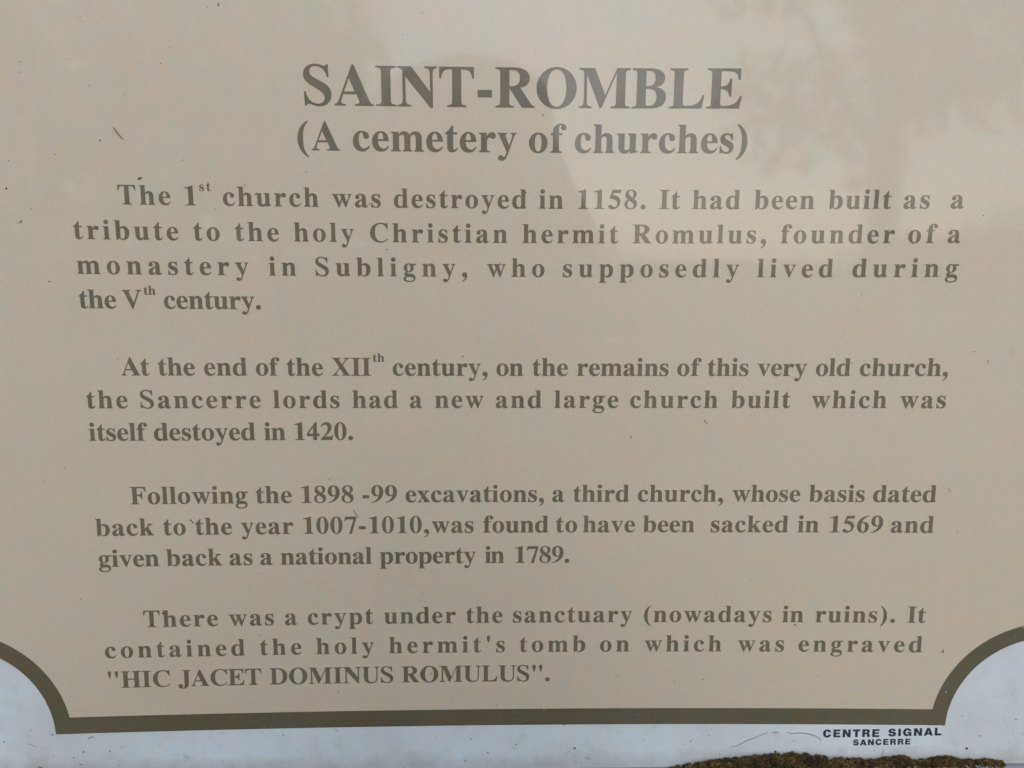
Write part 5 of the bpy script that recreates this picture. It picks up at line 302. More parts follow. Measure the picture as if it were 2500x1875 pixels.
def plain(name, base, rough=0.7, var=0.25, scale=300, metal=0.0, bump=0.0):
    mt, n, b = new_mat(name); co = n.nodes.new('ShaderNodeTexCoord')
    t = noise(n, co, scale, 4.0, 0.6)
    lo = tuple(v*(1-var) for v in base); hi = tuple(min(1, v*(1+var)) for v in base)
    r = ramp(n, t.outputs[0], [(0.3, lo), (0.7, hi)]); n.links.new(r.outputs[0], b.inputs['Base Color'])
    b.inputs['Roughness'].default_value = rough; b.inputs['Metallic'].default_value = metal
    if bump:
        bp = n.nodes.new('ShaderNodeBump'); bp.inputs['Strength'].default_value = 0.6; bp.inputs['Distance'].default_value = bump
        n.links.new(t.outputs[0], bp.inputs['Height']); n.links.new(bp.outputs[0], b.inputs['Normal'])
    return mt
BEIGE = (0.69, 0.572, 0.417); BROWN = (0.138, 0.113, 0.066)
M_white = print_mat('white_sheet', (0.78, 0.83, 0.82), mottle=0.8, streaks=True)
M_beige = print_mat('beige_print', BEIGE, glints_smears=True, film=0.10)
M_band = print_mat('brown_print', BROWN, mottle=3.2, wear=None, film=0.05)
M_text = print_mat('brown_lettering', (0.172, 0.14, 0.09), mottle=2.0, wear=tuple(v*0.8 for v in BEIGE))
M_black = print_mat('black_lettering', (0.040, 0.042, 0.050), mottle=2.0)
M_sticker = print_mat('clear_sticker', tuple(v*0.985 for v in (0.78, 0.83, 0.82)), mottle=0.8, rough=0.4)
M_metal = plain('grey_painted_rail', (0.30, 0.30, 0.31), 0.45, 0.12, 180)
M_speck = {'dark': plain('dark_grit', (0.065, 0.055, 0.042), 0.9), 'grey': plain('grey_grit', (0.34, 0.34, 0.33), 0.9),
           'orange': plain('orange_grit', (0.30, 0.13, 0.055), 0.9), 'white': plain('pale_grit', (0.62, 0.60, 0.56), 0.8)}

# ---------------------------------------------------------------- helpers
def L(x, z, y=0.0): return Vector(((x-X0)*MM, y*MM, (z+Z0)*MM))   # mm on the print -> sign frame
def mesh_obj(name, verts, faces, mat, parent=None, smooth=False):
    me = bpy.data.meshes.new(name); me.from_pydata([tuple(v) for v in verts], [], faces); me.update()
    if smooth:
        for pl_ in me.polygons: pl_.use_smooth = True
    if mat: me.materials.append(mat)
    o = bpy.data.objects.new(name, me); COL.objects.link(o)
    if parent: o.parent = parent
    return o
def tag(o, label=None, cat=None, group=None, kind=None):
    for k, v in (('label', label), ('category', cat), ('group', group), ('kind', kind)):
        if v: o[k] = v
    return o
def empty(name, loc=(0, 0, 0)):
    o = bpy.data.objects.new(name, None); COL.objects.link(o); o.location = loc; o.empty_display_size = 0.1; return o
def flat(c, n=7):
    if c[0] == 'O':
        x, y, r = map(float, c[1:].split()); return [(x+r*math.cos(t*math.tau/24), y+r*math.sin(t*math.tau/24)) for t in range(24)]
    tok = re.findall(r'[MLHVCZ]|-?\d+(?:\.\d+)?', c); pts = []; i = 0; cmd = None; cur = (0, 0)
    while i < len(tok):
        if tok[i].isalpha(): cmd = tok[i]; i += 1
        if cmd == 'Z': break
        if cmd in 'ML': cur = (float(tok[i]), float(tok[i+1])); i += 2; pts.append(cur)
        elif cmd == 'H': cur = (float(tok[i]), cur[1]); i += 1; pts.append(cur)
        elif cmd == 'V': cur = (cur[0], float(tok[i])); i += 1; pts.append(cur)
        elif cmd == 'C':
            a = [float(t) for t in tok[i:i+6]]; i += 6; p0 = cur
            for k in range(1, n+1):
                t = k/n; s = 1-t
                pts.append(tuple(s**3*p0[j]+3*s*s*t*a[j]+3*s*t*t*a[2+j]+t**3*a[4+j] for j in (0, 1)))
            cur = (a[4], a[5])
    q = [pts[0]]
    for pt_ in pts[1:]:
        if abs(pt_[0]-q[-1][0])+abs(pt_[1]-q[-1][1]) > 0.5: q.append(pt_)
    if abs(q[0][0]-q[-1][0])+abs(q[0][1]-q[-1][1]) < 0.5: q.pop()
    return q
def inside(P, x, y):
    r = False; n = len(P)
    for i in range(n):
        x0, y0 = P[i]; x1, y1 = P[(i+1) % n]
        if (y0 > y) != (y1 > y) and x < (x1-x0)*(y-y0)/(y1-y0)+x0: r = not r
    return r
def fill(contours):
    """triangles of painted contours: each is (is_hole, points), later ones win"""
    pts = []; edges = []
    for hole, P in contours:
        s = len(pts); pts += [Vector(q) for q in P]; edges += [(s+i, s+(i+1) % len(P)) for i in range(len(P))]
    vo, eo, fo, *_ = delaunay_2d_cdt(pts, edges, [], 0, 1e-4)
    tris = []
    for f in fo:
        cx = sum(vo[i].x for i in f)/len(f); cy = sum(vo[i].y for i in f)/len(f); on = False
        for hole, P in contours:
            if inside(P, cx, cy): on = not hole
        if on:
            a, b_, c_ = (vo[i] for i in f[:3])
            if (b_-a).cross(c_-a) < 0: f = f[::-1]
            tris.append(tuple(f))
    used = sorted({i for f in tris for i in f}); mp = {u: k for k, u in enumerate(used)}
    return [(vo[i].x, vo[i].y) for i in used], [tuple(mp[i] for i in f) for f in tris]
def spread(P, hole, d):
    """ink spread: grow an outline by d units (holes shrink)"""
    area = sum(P[i][0]*P[(i+1) % len(P)][1]-P[(i+1) % len(P)][0]*P[i][1] for i in range(len(P)))
    sg = (1 if area > 0 else -1)*(-1 if hole else 1)*d; out = []; n = len(P)
    for i in range(n):
        a, b_, c_ = Vector(P[i-1]), Vector(P[i]), Vector(P[(i+1) % n])
        n1 = Vector(((b_-a).y, -(b_-a).x)).normalized(); n2 = Vector(((c_-b_).y, -(c_-b_).x)).normalized()
        m_ = n1+n2; l2 = m_.length
        m_ = n1 if l2 < 0.3 else m_/l2*min(1.6, 2/l2)
        out.append((b_.x+m_.x*sg, b_.y+m_.y*sg))
    return out
_cache = {}
def glyph(F, key, c):
    if (key, c) not in _cache:
        _cache[key, c] = fill([(q[0] == '-', spread(flat(q[1:] if q[0] == '-' else q), q[0] == '-', 5.0 if key == 'serif' else -4.0)) for q in F[c][1]])
    return _cache[key, c]

# ---------------------------------------------------------------- the sign
sign = empty('information_sign'); sign.rotation_euler = (LEAN, 0, 0)
tag(sign, 'beige and white information panel about ruined churches, printed in brown serif lettering', 'sign')
def box(x0, x1, z0, z1, y0, y1, bev=0.0):
    v = [L(x, z, y) for x in (x0, x1) for y in (y0, y1) for z in (z0, z1)]
    f = [(0, 1, 3, 2), (4, 6, 7, 5), (0, 4, 5, 1), (2, 3, 7, 6), (1, 5, 7, 3), (0, 2, 6, 4)]
    return v, f
PX0, PX1, PZ0, PZ1 = -118, 604, -353.9, 387.9
v, f = box(PX0, PX1, PZ0, PZ1, 0, 4)
panel = mesh_obj('panel', v, f, M_white, sign)
# printed beige field and the brown border round it
vv, tt = fill([(False, OUTER)])
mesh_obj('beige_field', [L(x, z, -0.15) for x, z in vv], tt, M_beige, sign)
vv, tt = fill([(False, OUTER), (True, INNER)])
mesh_obj('brown_border', [L(x, z, -0.30) for x, z in vv], tt, M_band, sign)
# transparent maker's sticker, a hair thick
sv = [L(x, z, -0.15) for x, z in STICKER]
cx_, cz_ = sum(q[0] for q in STICKER)/4, sum(q[1] for q in STICKER)/4
sv2 = [L(x, z, -0.02) for x, z in STICKER]
sticker = mesh_obj('maker_sticker', sv2+sv, [(4, 7, 6, 5), (0, 4, 5, 1), (1, 5, 6, 2), (2, 6, 7, 3), (3, 7, 4, 0)], M_sticker, sign)
for kind, text, where, letters in WORDS:
    F, key, y, mat_, par = (SANS, 'sans', -0.30, M_black, sticker) if kind == 'maker_word' else (SERIF, 'serif', -0.30, M_text, sign)
    V, T = [], []
    for l in letters.split(';'):
        c, *n_ = l.rsplit(' ', 6) if not l.startswith(' ') else (' ',)+tuple(l.split())
        ox, oz, ax, az, bx, bz = map(float, n_)
        gv, gt = glyph(F, key, c); s = len(V)
        for gx, gy in gv: V.append(L(ox+gx*ax+gy*bx, oz+gx*az+gy*bz, y))
        T += [tuple(s+i for i in t) for t in gt]
    o = mesh_obj('word' if kind in ('word', 'maker_word') else kind, V, T, mat_, par)
    o['label'] = 'printed word %s in the %s' % (text, where)
# frame: rails all round, the lower one has a lip that the moss grows on
def rail(name, x0, x1, z0, z1, y0, y1, bev=1.0):
    v, f = box(x0, x1, z0, z1, y0, y1); o = mesh_obj(name, v, f, M_metal, sign)
    b_ = o.modifiers.new('bevel', 'BEVEL'); b_.width = bev*MM; b_.segments = 3; return o
rail('bottom_rail', PX0-14, PX1+14, -386, -354.0, -3.6, 20)
rail('top_rail', PX0-14, PX1+14, 388, 412, -3.6, 20)
for xa, xb in ((PX0-14, PX0+4), (PX1-4, PX1+14)):
    rail('side_rail', xa, xb, -354.0, 388, -3.2, 20)
for xc in (PX0+60, PX1-60):
    rail('post', xc-30, xc+30, -1560, 405, 20.5, 80, 4)
# grit stuck on the face
for k, dots in DOTS.items():
    V, T = [], []
    for (x, z, r) in dots:
        n_ = 7; s = len(V); a0 = random.random()*6; y0 = -0.31; e = random.uniform(0.65, 1.0); rot = random.random()*3.1
        rr = r*(0.74 if k != 'grey' else 0.7)
        for ring, (q_, h) in enumerate(((1.0, 0.0), (0.75, 0.45), (0.3, 0.65))):
            for j in range(n_):
                t = a0+j*math.tau/n_; jr = rr*q_*random.uniform(0.75, 1.25)
                dx, dz = jr*math.cos(t), jr*e*math.sin(t)
                V.append(L(x+dx*math.cos(rot)-dz*math.sin(rot), z+dx*math.sin(rot)+dz*math.cos(rot), y0-h*rr))
        for ring in range(2):
            for j in range(n_):
                a, b_, c_, d_ = s+ring*n_+j, s+ring*n_+(j+1) % n_, s+(ring+1)*n_+(j+1) % n_, s+(ring+1)*n_+j
                T.append((a, b_, c_, d_))
        T.append(tuple(s+2*n_+j for j in range(n_)))
    o = mesh_obj(k+'_specks', V, T, M_speck[k], sign)
    o['kind'] = 'stuff'

# ---------------------------------------------------------------- bits lying on the face
def strand(name, pts, r, mat, lift=0.35, taper=True, arch=0.0):
    """thin round stem along points on the face (mm)"""
    P = [Vector((x, z)) for x, z in pts]; fine = []
    for i in range(len(P)-1):
        a = P[max(i-1, 0)]; b_ = P[i]; c_ = P[i+1]; d_ = P[min(i+2, len(P)-1)]
        for k in range(4):
            t = k/4; fine.append(0.5*((2*b_)+(c_-a)*t+(2*a-5*b_+4*c_-d_)*t*t+(3*b_-a-3*c_+d_)*t**3))
    fine.append(P[-1]); n = len(fine); V, T = [], []
    for i, q in enumerate(fine):
        d_ = (fine[min(i+1, n-1)]-fine[max(i-1, 0)]).normalized(); nx = Vector((-d_.y, d_.x)); u = i/(n-1)
        rr = r*(1.0 if not taper else max(0.18, math.sin(math.pi*min(1, max(0, 0.08+0.86*u)))**0.6))*random.uniform(0.85, 1.15)
        yy = -(lift+rr+arch*math.sin(math.pi*u))
        for j in range(6):
            a = j*math.tau/6; w = q+nx*math.cos(a)*rr; V.append(L(w.x, w.y, yy+math.sin(a)*rr))
    for i in range(n-1):
        for j in range(6): T.append((i*6+j, i*6+(j+1) % 6, (i+1)*6+(j+1) % 6, (i+1)*6+j))
    T.append(tuple(range(5, -1, -1))); T.append(tuple((n-1)*6+j for j in range(6)))
    c = sum((Vector(v) for v in V), Vector())/len(V)
    o = mesh_obj(name, [v-c for v in V], T, mat, None, True)
    o.matrix_world = SIGN @ Matrix.Translation(c); return o
M_needle = plain('dry_needle_brown', (0.20, 0.085, 0.045), 0.7, 0.35, 900)
M_hair = plain('thin_grey_hair', (0.24, 0.235, 0.22), 0.8, 0.3, 900)
M_root = plain('dry_rootlet', (0.21, 0.205, 0.19), 0.9, 0.4, 1500)
tag(strand('conifer_needle', NEEDLE_A, 0.26, M_needle, 0.32, arch=1.2), 'reddish brown dry needle stuck slantwise on the bare beige field left of the large title', 'needle')
tag(strand('conifer_needle', NEEDLE_B, 0.17, M_needle, 0.32, arch=0.5), 'thin brown dry needle lying across the end of the figure seven of 1007', 'needle')
tag(strand('dark_flake', FLAKE, 0.42, M_speck['dark'], 0.30), 'small dark crumb just above the first word of the body text', 'crumb')
tag(strand('rootlet', FIBRE[0], 0.21, M_root, 0.05), 'long pale grey rootlet rising across the white margin under the border', 'rootlet', 'rootlets left of the maker lettering')
tag(strand('rootlet', FIBRE[1], 0.25, M_root, 0.05), 'short grey rootlet piece between the long rising one and the hooked one', 'rootlet', 'rootlets left of the maker lettering')
tag(strand('rootlet', FIBRE[2], 0.25, M_root, 0.05), 'grey rootlet curving down to the left edge of the maker sticker', 'rootlet', 'rootlets left of the maker lettering')
HL = ['fine grey hair in the white margin below the left corner of the border', 'fine hair in the white margin below the border, left of the middle', 'faint hair touching the lower edge of the border near mid left',
      'upright hair rising from the moss below the maker lettering', 'tiny hair above the left of the line beginning At the end', 'tiny hair below the superscript of the first body line',
      'tiny slanting hair just above the figures 1898', 'small hooked hair right of the word dated', 'stalked seed right of the word engraved', 'tiny dark streak at the far right above the word church',
      'tiny upright streak below the word DOMINUS', 'short dark streak right of the closing quotation mark', 'faint streak just above the middle of the lower border', 'tiny slanting streak near the top edge, left of centre',
      'faint hair on the beige field above the lower border, right side', 'thin hair beside a speck at the very top of the panel', 'tiny upright scratch of grit on the w of the word who',
      'curled hair smudge in the white margin under the left end of the border', 'forked hair in the white margin near the middle of the bottom edge']
for pts, lb in zip(HAIRS, HL):
    tag(strand('hair', pts, 0.17 if len(pts) == 2 else 0.13, M_hair, 0.31), lb, 'hair')

# ---------------------------------------------------------------- moss on the lower rail
def attr_mat(name, rough=0.9):
    mt, n, b = new_mat(name); a = n.nodes.new('ShaderNodeAttribute'); a.attribute_name = 'tint'
    co = n.nodes.new('ShaderNodeTexCoord'); t = noise(n, co, 1200, 2.0, 0.5)
    r = ramp(n, t.outputs[0], [(0.3, (0.75, 0.75, 0.75)), (0.7, (1.25, 1.25, 1.25))])
    n.links.new(mix(n, 'MULTIPLY', 1.0, a.outputs['Color'], r.outputs[0]), b.inputs['Base Color'])
    b.inputs['Roughness'].default_value = rough; return mt
M_moss = attr_mat('moss_leaves')
MOSS_C = [((0.125, 0.095, 0.030), 5), ((0.19, 0.135, 0.045), 4), ((0.155, 0.085, 0.038), 4), ((0.085, 0.050, 0.026), 3), ((0.075, 0.072, 0.026), 4), ((0.25, 0.18, 0.07), 2), ((0.055, 0.040, 0.022), 3)]
def moss(name, centres, blade, mat):
    """cushions of short pointed leaves; centres = (x, y, z, radius, hue, leaves) in mm"""
    V, T, C_ = [], [], []
    pal = [c for c, w in MOSS_C for _ in range(w)]
    for (x, y, z, R_, hue, nl) in centres:
        base = pal[int(hue*len(pal)) % len(pal)]; o0 = Vector((x, y, z))
        for k in range(nl):
            d0 = Vector((random.gauss(0, 1), random.gauss(-0.25, 1), random.gauss(0.35, 1))).normalized()
            o_ = o0+Vector((d0.x, d0.y, d0.z*0.85))*R_*random.uniform(0.80, 1.08)
            d_ = (d0+Vector((random.gauss(0, .55), random.gauss(0, .55), random.gauss(0.15, .55)))).normalized()
            side = d_.cross(Vector((random.uniform(-1, 1), random.uniform(-1, 1), 0.3))).normalized()
            ln = blade*random.uniform(0.45, 1.3); w = ln*random.uniform(0.22, 0.38); i = len(V)
            for q in (o_-side*w*0.35, o_+side*w*0.35, o_+d_*ln*0.5+side*w*0.6, o_+d_*ln, o_+d_*ln*0.5-side*w*0.6):
                V.append(L(q.x, q.z, q.y))
            T.append((i, i+1, i+2, i+3, i+4)); j_ = random.uniform(0.7, 1.35)
            tip = random.random() < 0.16
            C_.append(tuple(min(1, c*j_*m) for c, m in zip(base, (1.7, 1.45, 1.0) if tip else (1, 1, 1))))
    c = sum((V[i] for i in range(0, len(V), 97)), Vector())/len(range(0, len(V), 97))
    o = mesh_obj(name, [v-c for v in V], T, mat); o.matrix_world = SIGN @ Matrix.Translation(c)
    ca = o.data.color_attributes.new('tint', 'FLOAT_COLOR', 'CORNER')
    buf = []
    for f_, col in zip(o.data.polygons, C_): buf += (col+(1.0,))*f_.loop_total
    ca.data.foreach_set('color', buf); return o
cz = CAM['pos'][2]; cyd = -CAM['pos'][1]
def at_depth(x, z, d):     # same sight line, d mm in front of the face
    k = (cyd-d)/cyd; return CAM['pos'][0]+(x-CAM['pos'][0])*k, cz+(z-cz)*k
top = []
for i in range(len(MOSS)-1):
    (xa, za), (xb, zb) = MOSS[i], MOSS[i+1]; n_ = max(1, int((xb-xa)/1.2))
    for k in range(n_): top.append((xa+(xb-xa)*k/n_, za+(zb-za)*k/n_))
def topz(x):
    for (xa, za), (xb, zb) in zip(top, top[1:]):
        if xa <= x <= xb: return za+(zb-za)*(x-xa)/max(1e-6, xb-xa)
    return None
cent = []
for k in range(620):
    x = random.uniform(MOSS[0][0]+1, MOSS[-1][0]-1.2); z = topz(x)
    if z is None: continue
    edge = min(1.0, (x-MOSS[0][0])/45.0)
    if random.random() > 0.25+edge: continue
    z += edge*(0.45+0.5*math.sin(x*0.9)*math.sin(x*0.31))
    h = max(0.6, z+354.6); R_ = min(random.uniform(0.9, 2.3), 0.35+h*0.45)
    a = random.random()**0.8; depth = 0.8+min(8.0, 1.5+h*0.9)*a
    zz = z-R_*0.9-h*0.85*a*random.uniform(0.5, 1.1)
    X, Z = at_depth(x, zz, depth)
    cent.append((X, -depth, Z, R_, min(0.999, max(0, 0.5+0.28*math.sin(x*0.23+1)+random.uniform(-0.33, 0.33))), int(34+R_*52)))
tag(moss('moss', cent, 1.35, M_moss), 'ragged strip of brown and olive moss growing on the lower edge at the right', 'moss', kind='stuff')
# mound of old moss under the leaves
V, T = [], []
xs = [MOSS[0][0]+1+i*1.0 for i in range(int(MOSS[-1][0]-MOSS[0][0])-2)]
for i, x in enumerate(xs):
    h = max(0.2, (topz(x) or -354)+354.0-2.0); d = min(7.5, 0.6+h*0.9)
    for k in range(9):
        a = k/8*math.pi*0.66; j = 1+0.12*math.sin(x*2.3+k*1.7)
        X, Z = at_depth(x, -353.8+h*math.cos(a)*j, 0)
        V.append(L(X, Z-0.3, -0.2-d*math.sin(a)*j*0.9))
for i in range(len(xs)-1):
    for k in range(8): T.append((i*9+k, i*9+k+1, (i+1)*9+k+1, (i+1)*9+k))
c = L(450, -352, -3)
o = mesh_obj('moss_mound', [v-c for v in V], T, plain('old_moss', (0.030, 0.024, 0.012), 0.95, 0.4, 700), None, True)
o.matrix_world = SIGN @ Matrix.Translation(c)
tag(o, 'dark spongy mound of old moss beneath the living moss leaves', 'moss', kind='stuff')
# pale crumbs of lichen caught at the foot of the moss
V, T = [], []
for k in range(46):
    x = random.choice([random.uniform(500, 512), random.uniform(525, 560), random.uniform(400, 560)]); r = random.uniform(0.25, 0.7)
    X, Z = at_depth(x, -353.9-random.random()*1.5, 5); i = len(V)
    pts8 = [(1, 0, 0), (-1, 0, 0), (0, 1, 0), (0, -1, 0), (0, 0, 1), (0, 0, -1)]
    for q in pts8: V.append(L(X+q[0]*r*random.uniform(.7, 1.3), Z+q[2]*r*random.uniform(.6, 1.2), -6.0-random.random()*3+q[1]*r))
    for t in ((0, 2, 4), (2, 1, 4), (1, 3, 4), (3, 0, 4), (2, 0, 5), (1, 2, 5), (3, 1, 5), (0, 3, 5)): T.append(tuple(i+j for j in t))
o = mesh_obj('lichen_crumbs', [v-c for v in V], T, plain('pale_lichen', (0.42, 0.42, 0.38), 0.9, 0.2, 900)); o.matrix_world = SIGN @ Matrix.Translation(c)
tag(o, 'pale lichen crumbs caught at the foot of the moss', 'lichen', kind='stuff')
tc = []
for k in range(70):
    a = random.random()*math.tau; r = 1.3*math.sqrt(random.random())
    tc.append((TUFT[0]+r*math.cos(a), -1.2+random.gauss(0, .4), TUFT[1]+0.3+abs(r*math.sin(a))*1.1-1.6, 0.5, random.choice([0.28, 0.45, 0.9, 0.3]), 10))
o = moss('moss_tuft', tc[:28], 0.6, M_moss)
tag(o, 'tiny brown tuft of moss alone on the lower edge at the left', 'moss')
V, T = [], []

# ---------------------------------------------------------------- ground and what the glossy face reflects
def ground_mat():
    mt, n, b = new_mat('grass_and_gravel'); co = n.nodes.new('ShaderNodeTexCoord')
    t = noise(n, co, 0.7, 6.0, 0.6); t2 = noise(n, co, 40, 5.0, 0.7)
    a = ramp(n, t2.outputs[0], [(0.3, (0.035, 0.05, 0.02)), (0.7, (0.09, 0.11, 0.045))])
    g = ramp(n, t2.outputs[0], [(0.3, (0.10, 0.092, 0.075)), (0.7, (0.18, 0.168, 0.145))])
    f = ramp(n, t.outputs[0], [(0.48, 0.0), (0.54, 1.0)])
    n.links.new(mix(n, 'MIX', f.outputs[0], a.outputs[0], g.outputs[0]), b.inputs['Base Color'])
    b.inputs['Roughness'].default_value = 0.95; return mt
V, T = [], []; N = 24
for i in range(N+1):
    for j in range(N+1):
        x = (i/N-.5)*2; y = (j/N-.5)*2; x = x*abs(x)*300; y = y*abs(y)*300
        V.append((x, y, 0.0 if math.hypot(x, y) < 4 else 0.15*math.sin(x*.21)*math.cos(y*.17)-0.15*0))
for i in range(N):
    for j in range(N): a = i*(N+1)+j; T.append((a, a+N+1, a+N+2, a+1))
tag(mesh_obj('ground', V, T, ground_mat(), None, True), kind='structure')

M_bark = plain('tree_bark', (0.10, 0.085, 0.065), 0.95, 0.3, 18, bump=0.01)
M_leaf = plain('tree_leaves', (0.055, 0.085, 0.03), 0.8, 0.4, 2)
def limb(V, T, a, b_, ra, rb, n=8):
    d_ = (b_-a).normalized(); u = d_.orthogonal().normalized(); w = d_.cross(u); s = len(V)
    for q, r in ((a, ra), ((a+b_)/2+u*ra*.3, (ra+rb)/2), (b_, rb)):
        for j in range(n): t = j*math.tau/n; V.append(q+u*math.cos(t)*r+w*math.sin(t)*r)
    for k in range(2):
        for j in range(n): T.append((s+k*n+j, s+k*n+(j+1) % n, s+(k+1)*n+(j+1) % n, s+(k+1)*n+j))
def tree(loc, h, tr, clumps, seed, label, leaf=0.16):
    random.seed(seed); root = empty('broadleaf_tree', loc); tag(root, label, 'tree', None)
    V, T = [], []; topv = Vector((0.04, 0.05, h*0.8)); limb(V, T, Vector((0, 0, -0.3)), topv, tr, tr*0.5)
    cs = []
    for k in range(clumps):
        a = k*2.399; rr = h*0.30*math.sqrt((k+.5)/clumps); z = h*random.uniform(0.45, 0.95)
        c_ = Vector((math.cos(a)*rr, math.sin(a)*rr, z)); cs.append((c_, h*random.uniform(0.07, 0.14)))
        limb(V, T, Vector((0.1, 0.05, min(z-0.3, h*random.uniform(.3, .6)))), c_, tr*0.3, tr*0.06, 5)
    mesh_obj('trunk', V, T, M_bark, root, True)
    V, T = [], []
    for c_, r in cs:
        for k in range(190):
            d_ = Vector([random.gauss(0, 1) for _ in range(3)]).normalized(); q = c_+d_*r*random.random()**0.45
            u = Vector([random.gauss(0, 1) for _ in range(3)]).normalized(); w = u.orthogonal().normalized(); s = len(V); l_ = leaf*random.uniform(.6, 1.3)
            V += [q-u*l_, q+w*l_*.5, q+u*l_, q-w*l_*.5]; T.append((s, s+1, s+2, s+3))
    mesh_obj('crown', V, T, M_leaf, root)
def bush(loc, rx, ry, h, seed, label, leaves=3200, leaf=0.11):
    random.seed(seed); root = empty('leafy_bush', loc); tag(root, label, 'bush', 'bushes behind the photographer')
    V, T = [], []
    for k in range(7):
        a = k*2.4; limb(V, T, Vector((0.1*math.cos(a), 0.1*math.sin(a), -0.2)), Vector((rx*.6*math.cos(a), ry*.6*math.sin(a), h*random.uniform(.5, .8))), 0.06, 0.015, 5)
    mesh_obj('stems', V, T, M_bark, root, True)
    lumps = [(Vector((rx*random.uniform(-.7, .7), ry*random.uniform(-.7, .7), h*random.uniform(.15, .82))), random.uniform(.28, .5)) for _ in range(12)]
    V, T = [], []
    for k in range(leaves):
        c_, r = random.choice(lumps); d_ = Vector([random.gauss(0, 1) for _ in range(3)]).normalized()*random.random()**0.4
        q = c_+Vector((d_.x*rx*r*1.5, d_.y*ry*r*1.5, d_.z*h*r*.9)); q.z = max(q.z, 0.05)
        u = Vector([random.gauss(0, 1) for _ in range(3)]).normalized(); w = u.orthogonal().normalized(); s = len(V); l_ = leaf*random.uniform(.6, 1.3)
        V += [q-u*l_, q+w*l_*.5, q+u*l_, q-w*l_*.5]; T.append((s, s+1, s+2, s+3))
    mesh_obj('foliage', V, T, M_leaf, root)
tree((3.85, -10.2, 0), 6.2, 0.20, 15, 3, 'slender tree with low loose branches standing to the right behind the photographer', 0.10)
bush((-1.35, -9.2, 0), 1.2, 1.0, 4.0, 11, 'tall dense bush nearest the photographer on the left')
bush((-3.5, -10.0, 0), 1.3, 1.1, 4.8, 12, 'tallest dense bush in the row on the left', 3800)
bush((-5.2, -10.5, 0), 1.3, 1.1, 4.0, 13, 'dense bush at the far end of the row on the left')
bush((2.0, -34.0, 0), 3.4, 2.0, 2.6, 14, 'low wide bush added in the distance just right of centre to break the mirrored horizon', 3000, 0.2)  # this and the next bush are added to break up the reflected skyline
bush((15.0, -33.0, 0), 4.2, 2.0, 2.8, 16, 'low wide bush added in the distance at the far right to break the mirrored horizon', 3000, 0.2)
# the photographer, seen only as a soft dark shape mirrored in the face of the panel
def skinned(name, pts, edges, mat, parent=None, sub=2):
    me = bpy.data.meshes.new(name); me.from_pydata([q[:3] for q in pts], edges, []); me.update()
    o = bpy.data.objects.new(name, me); COL.objects.link(o)
    md = o.modifiers.new('skin', 'SKIN'); md.use_smooth_shade = True
    if not me.skin_vertices: 
        bm_ = __import__('bmesh').new(); bm_.from_mesh(me); bm_.verts.layers.skin.verify(); bm_.to_mesh(me); bm_.free()
    for i, q in enumerate(pts):
        r = q[3]; me.skin_vertices[0].data[i].radius = (r, r*(q[4] if len(q) > 4 else 1))
    me.skin_vertices[0].data[0].use_root = True
    o.modifiers.new('sub', 'SUBSURF').levels = sub; o.modifiers['sub'].render_levels = sub
    me.materials.append(mat)
    if parent: o.parent = parent
    return o
cx, cy, czw = CAMW
bx, by = cx-0.01, cy-0.33                     # body axis
eye = czw+0.02; sh = eye-0.24
M_skin = plain('skin', (0.50, 0.32, 0.24), 0.5, 0.08, 20); M_coat = plain('dark_jacket', (0.035, 0.037, 0.045), 0.85, 0.2, 60)
M_trs = plain('dark_trousers', (0.03, 0.035, 0.055), 0.9, 0.2, 60); M_hairb = plain('brown_hair', (0.05, 0.03, 0.018), 0.7, 0.4, 200)
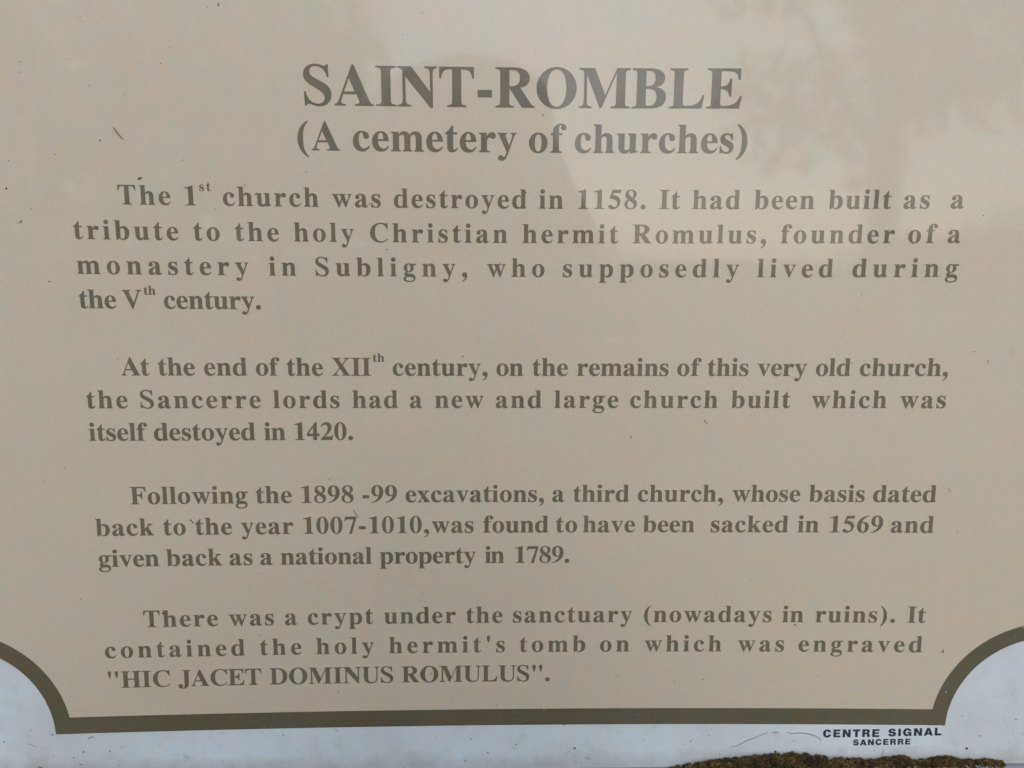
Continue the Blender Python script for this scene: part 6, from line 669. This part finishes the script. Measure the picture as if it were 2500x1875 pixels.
def person():
    P = [(bx, by, 0.93, .13, .8), (bx, by, 1.12, .125, .75), (bx, by+.01, sh-.08, .14, .7), (bx, by+.01, sh+.06, .058), (bx, by+.03, eye-.09, .062), (bx, by+.02, eye+.0, .082, 1.15), (bx, by+.005, eye+.075, .07, 1.1)]
    E_ = [(0, 1), (1, 2), (2, 3), (3, 4), (4, 5), (5, 6)]
    cloth = {'arm': [], 'leg': []}
    for s in (-1, 1):
        i = len(P); wx, wy, wz = cx+s*.085, cy-.035, czw-.055
        A_ = [(bx+s*.17, by, sh, .05), (bx+s*.24, by+.10, sh-.20, .042), (cx+s*.13, cy-.12, czw-.14, .034), (wx, wy, wz, .026), (wx-s*.012, wy+.02, wz+.045, .028, .5)]
        A_[0] = (bx+s*.17, by, sh, .05); P += A_; E_ += [(2, i), (i, i+1), (i+1, i+2), (i+2, i+3), (i+3, i+4)]
        for k in range(4):          # fingers closed round the phone's edge
            j = len(P); fz = wz+.03+k*.016; ln = (.026, .03, .029, .023)[k]
            P += [(wx-s*.02, wy+.028, fz, .0085), (wx-s*(.02+ln*.6), wy+.033, fz+.002, .008), (wx-s*(.02+ln), wy+.018, fz+.002, .007)]
            E_ += [(i+4, j), (j, j+1), (j+1, j+2)]
        j = len(P); P += [(wx-s*.03, wy+.0, wz+.03, .0105), (wx-s*.05, wy-.004, wz+.045, .009)]; E_ += [(i+4, j), (j, j+1)]
        i = len(P); P += [(bx+s*.10, by, .86, .095), (bx+s*.11, by+.01, .48, .06), (bx+s*.12, by-.02, .09, .042), (bx+s*.13, by+.12, .035, .034)]
        E_ += [(0, i), (i, i+1), (i+1, i+2), (i+2, i+3)]
    body = skinned('person', P, E_, M_skin)
    J = [(bx, by, .86, .19, .85), (bx, by, 1.15, .17, .8), (bx, by+.005, sh-.08, .18, .72), (bx, by, sh+.03, .085)]
    JE = [(0, 1), (1, 2), (2, 3)]
    for s in (-1, 1):
        i = len(J); J += [(bx+s*.18, by, sh-.01, .072), (bx+s*.25, by+.10, sh-.20, .06), (cx+s*.125, cy-.14, czw-.155, .044), (cx+s*.10, cy-.06, czw-.09, .038)]
        JE += [(2, i), (i, i+1), (i+1, i+2), (i+2, i+3)]
    skinned('jacket', J, JE, M_coat, body)
    K = [(bx, by, .95, .13, .8)]; KE = []
    for s in (-1, 1):
        i = len(K); K += [(bx+s*.09, by, .84, .098), (bx+s*.11, by+.01, .48, .085), (bx+s*.12, by-.02, .10, .065)]; KE += [(0, i), (i, i+1), (i+1, i+2)]
    skinned('trousers', K, KE, M_trs, body)
    skinned('hair', [(bx, by-.045, eye-.05, .10, 1.0), (bx, by-.04, eye+.04, .115, 1.05), (bx, by-.01, eye+.115, .085, 1.1)], [(0, 1), (1, 2)], M_hairb, body)
    skinned('hood', [(bx, by-.06, sh+.02, .13, 1.0), (bx, by-.065, eye-.05, .135, 1.05), (bx, by-.06, eye+.05, .14, 1.05), (bx, by-.045, eye+.12, .10, 1.1)], [(0, 1), (1, 2), (2, 3)], M_coat, body)
    for s in (-1, 1): skinned('shoe', [(bx+s*.12, by-.06, .055, .055), (bx+s*.125, by+.06, .05, .052), (bx+s*.13, by+.17, .04, .042)], [(0, 1), (1, 2)], M_bark, body)
    # face: nose, eyes, mouth, ears
    def ball(name, c_, r, mat):
        V, T = [], []
        for i in range(9):
            for j in range(12):
                a = i/8*math.pi; t = j*math.tau/12; V.append((c_[0]+r[0]*math.sin(a)*math.cos(t), c_[1]+r[1]*math.sin(a)*math.sin(t), c_[2]+r[2]*math.cos(a)))
        for i in range(8):
            for j in range(12): T.append((i*12+j, (i+1)*12+j, (i+1)*12+(j+1) % 12, i*12+(j+1) % 12))
        return mesh_obj(name, V, T, mat, body, True)
    fy = by+.105
    ball('nose', (bx, fy+.012, eye-.03), (.013, .02, .024), M_skin)
    for s in (-1, 1):
        ball('eye', (bx+s*.032, fy-.008, eye+.0), (.014, .012, .009), plain('eye_white', (.7, .7, .7), .3, .05))
        ball('ear', (bx+s*.085, by+.01, eye-.02), (.012, .022, .034), M_skin)
    ball('mouth', (bx, fy-.002, eye-.075), (.024, .01, .007), plain('lips', (.40, .17, .14), .5, .05))
    tag(body, 'photographer in a dark jacket holding up a phone, a faint dark reflection in the panel', 'person')
person()
ph = empty('phone', (cx, cy-.012, czw)); tag(ph, 'black phone held upright in both hands in front of the panel', 'phone')
def bxo(name, x0, x1, y0, y1, z0, z1, mat):
    v = [(x, y, z) for x in (x0, x1) for y in (y0, y1) for z in (z0, z1)]
    o = mesh_obj(name, v, [(0, 1, 3, 2), (4, 6, 7, 5), (0, 4, 5, 1), (2, 3, 7, 6), (1, 5, 7, 3), (0, 2, 6, 4)], mat, ph)
    b_ = o.modifiers.new('bevel', 'BEVEL'); b_.width = .002; b_.segments = 3
bxo('phone_body', -.075, .075, -.008, 0, -.037, .037, plain('phone_black', (.02, .02, .022), .3, .1))
bxo('screen', -.070, .070, -.0092, -.0085, -.033, .033, plain('dark_glass', (.01, .01, .012), .08, .1))
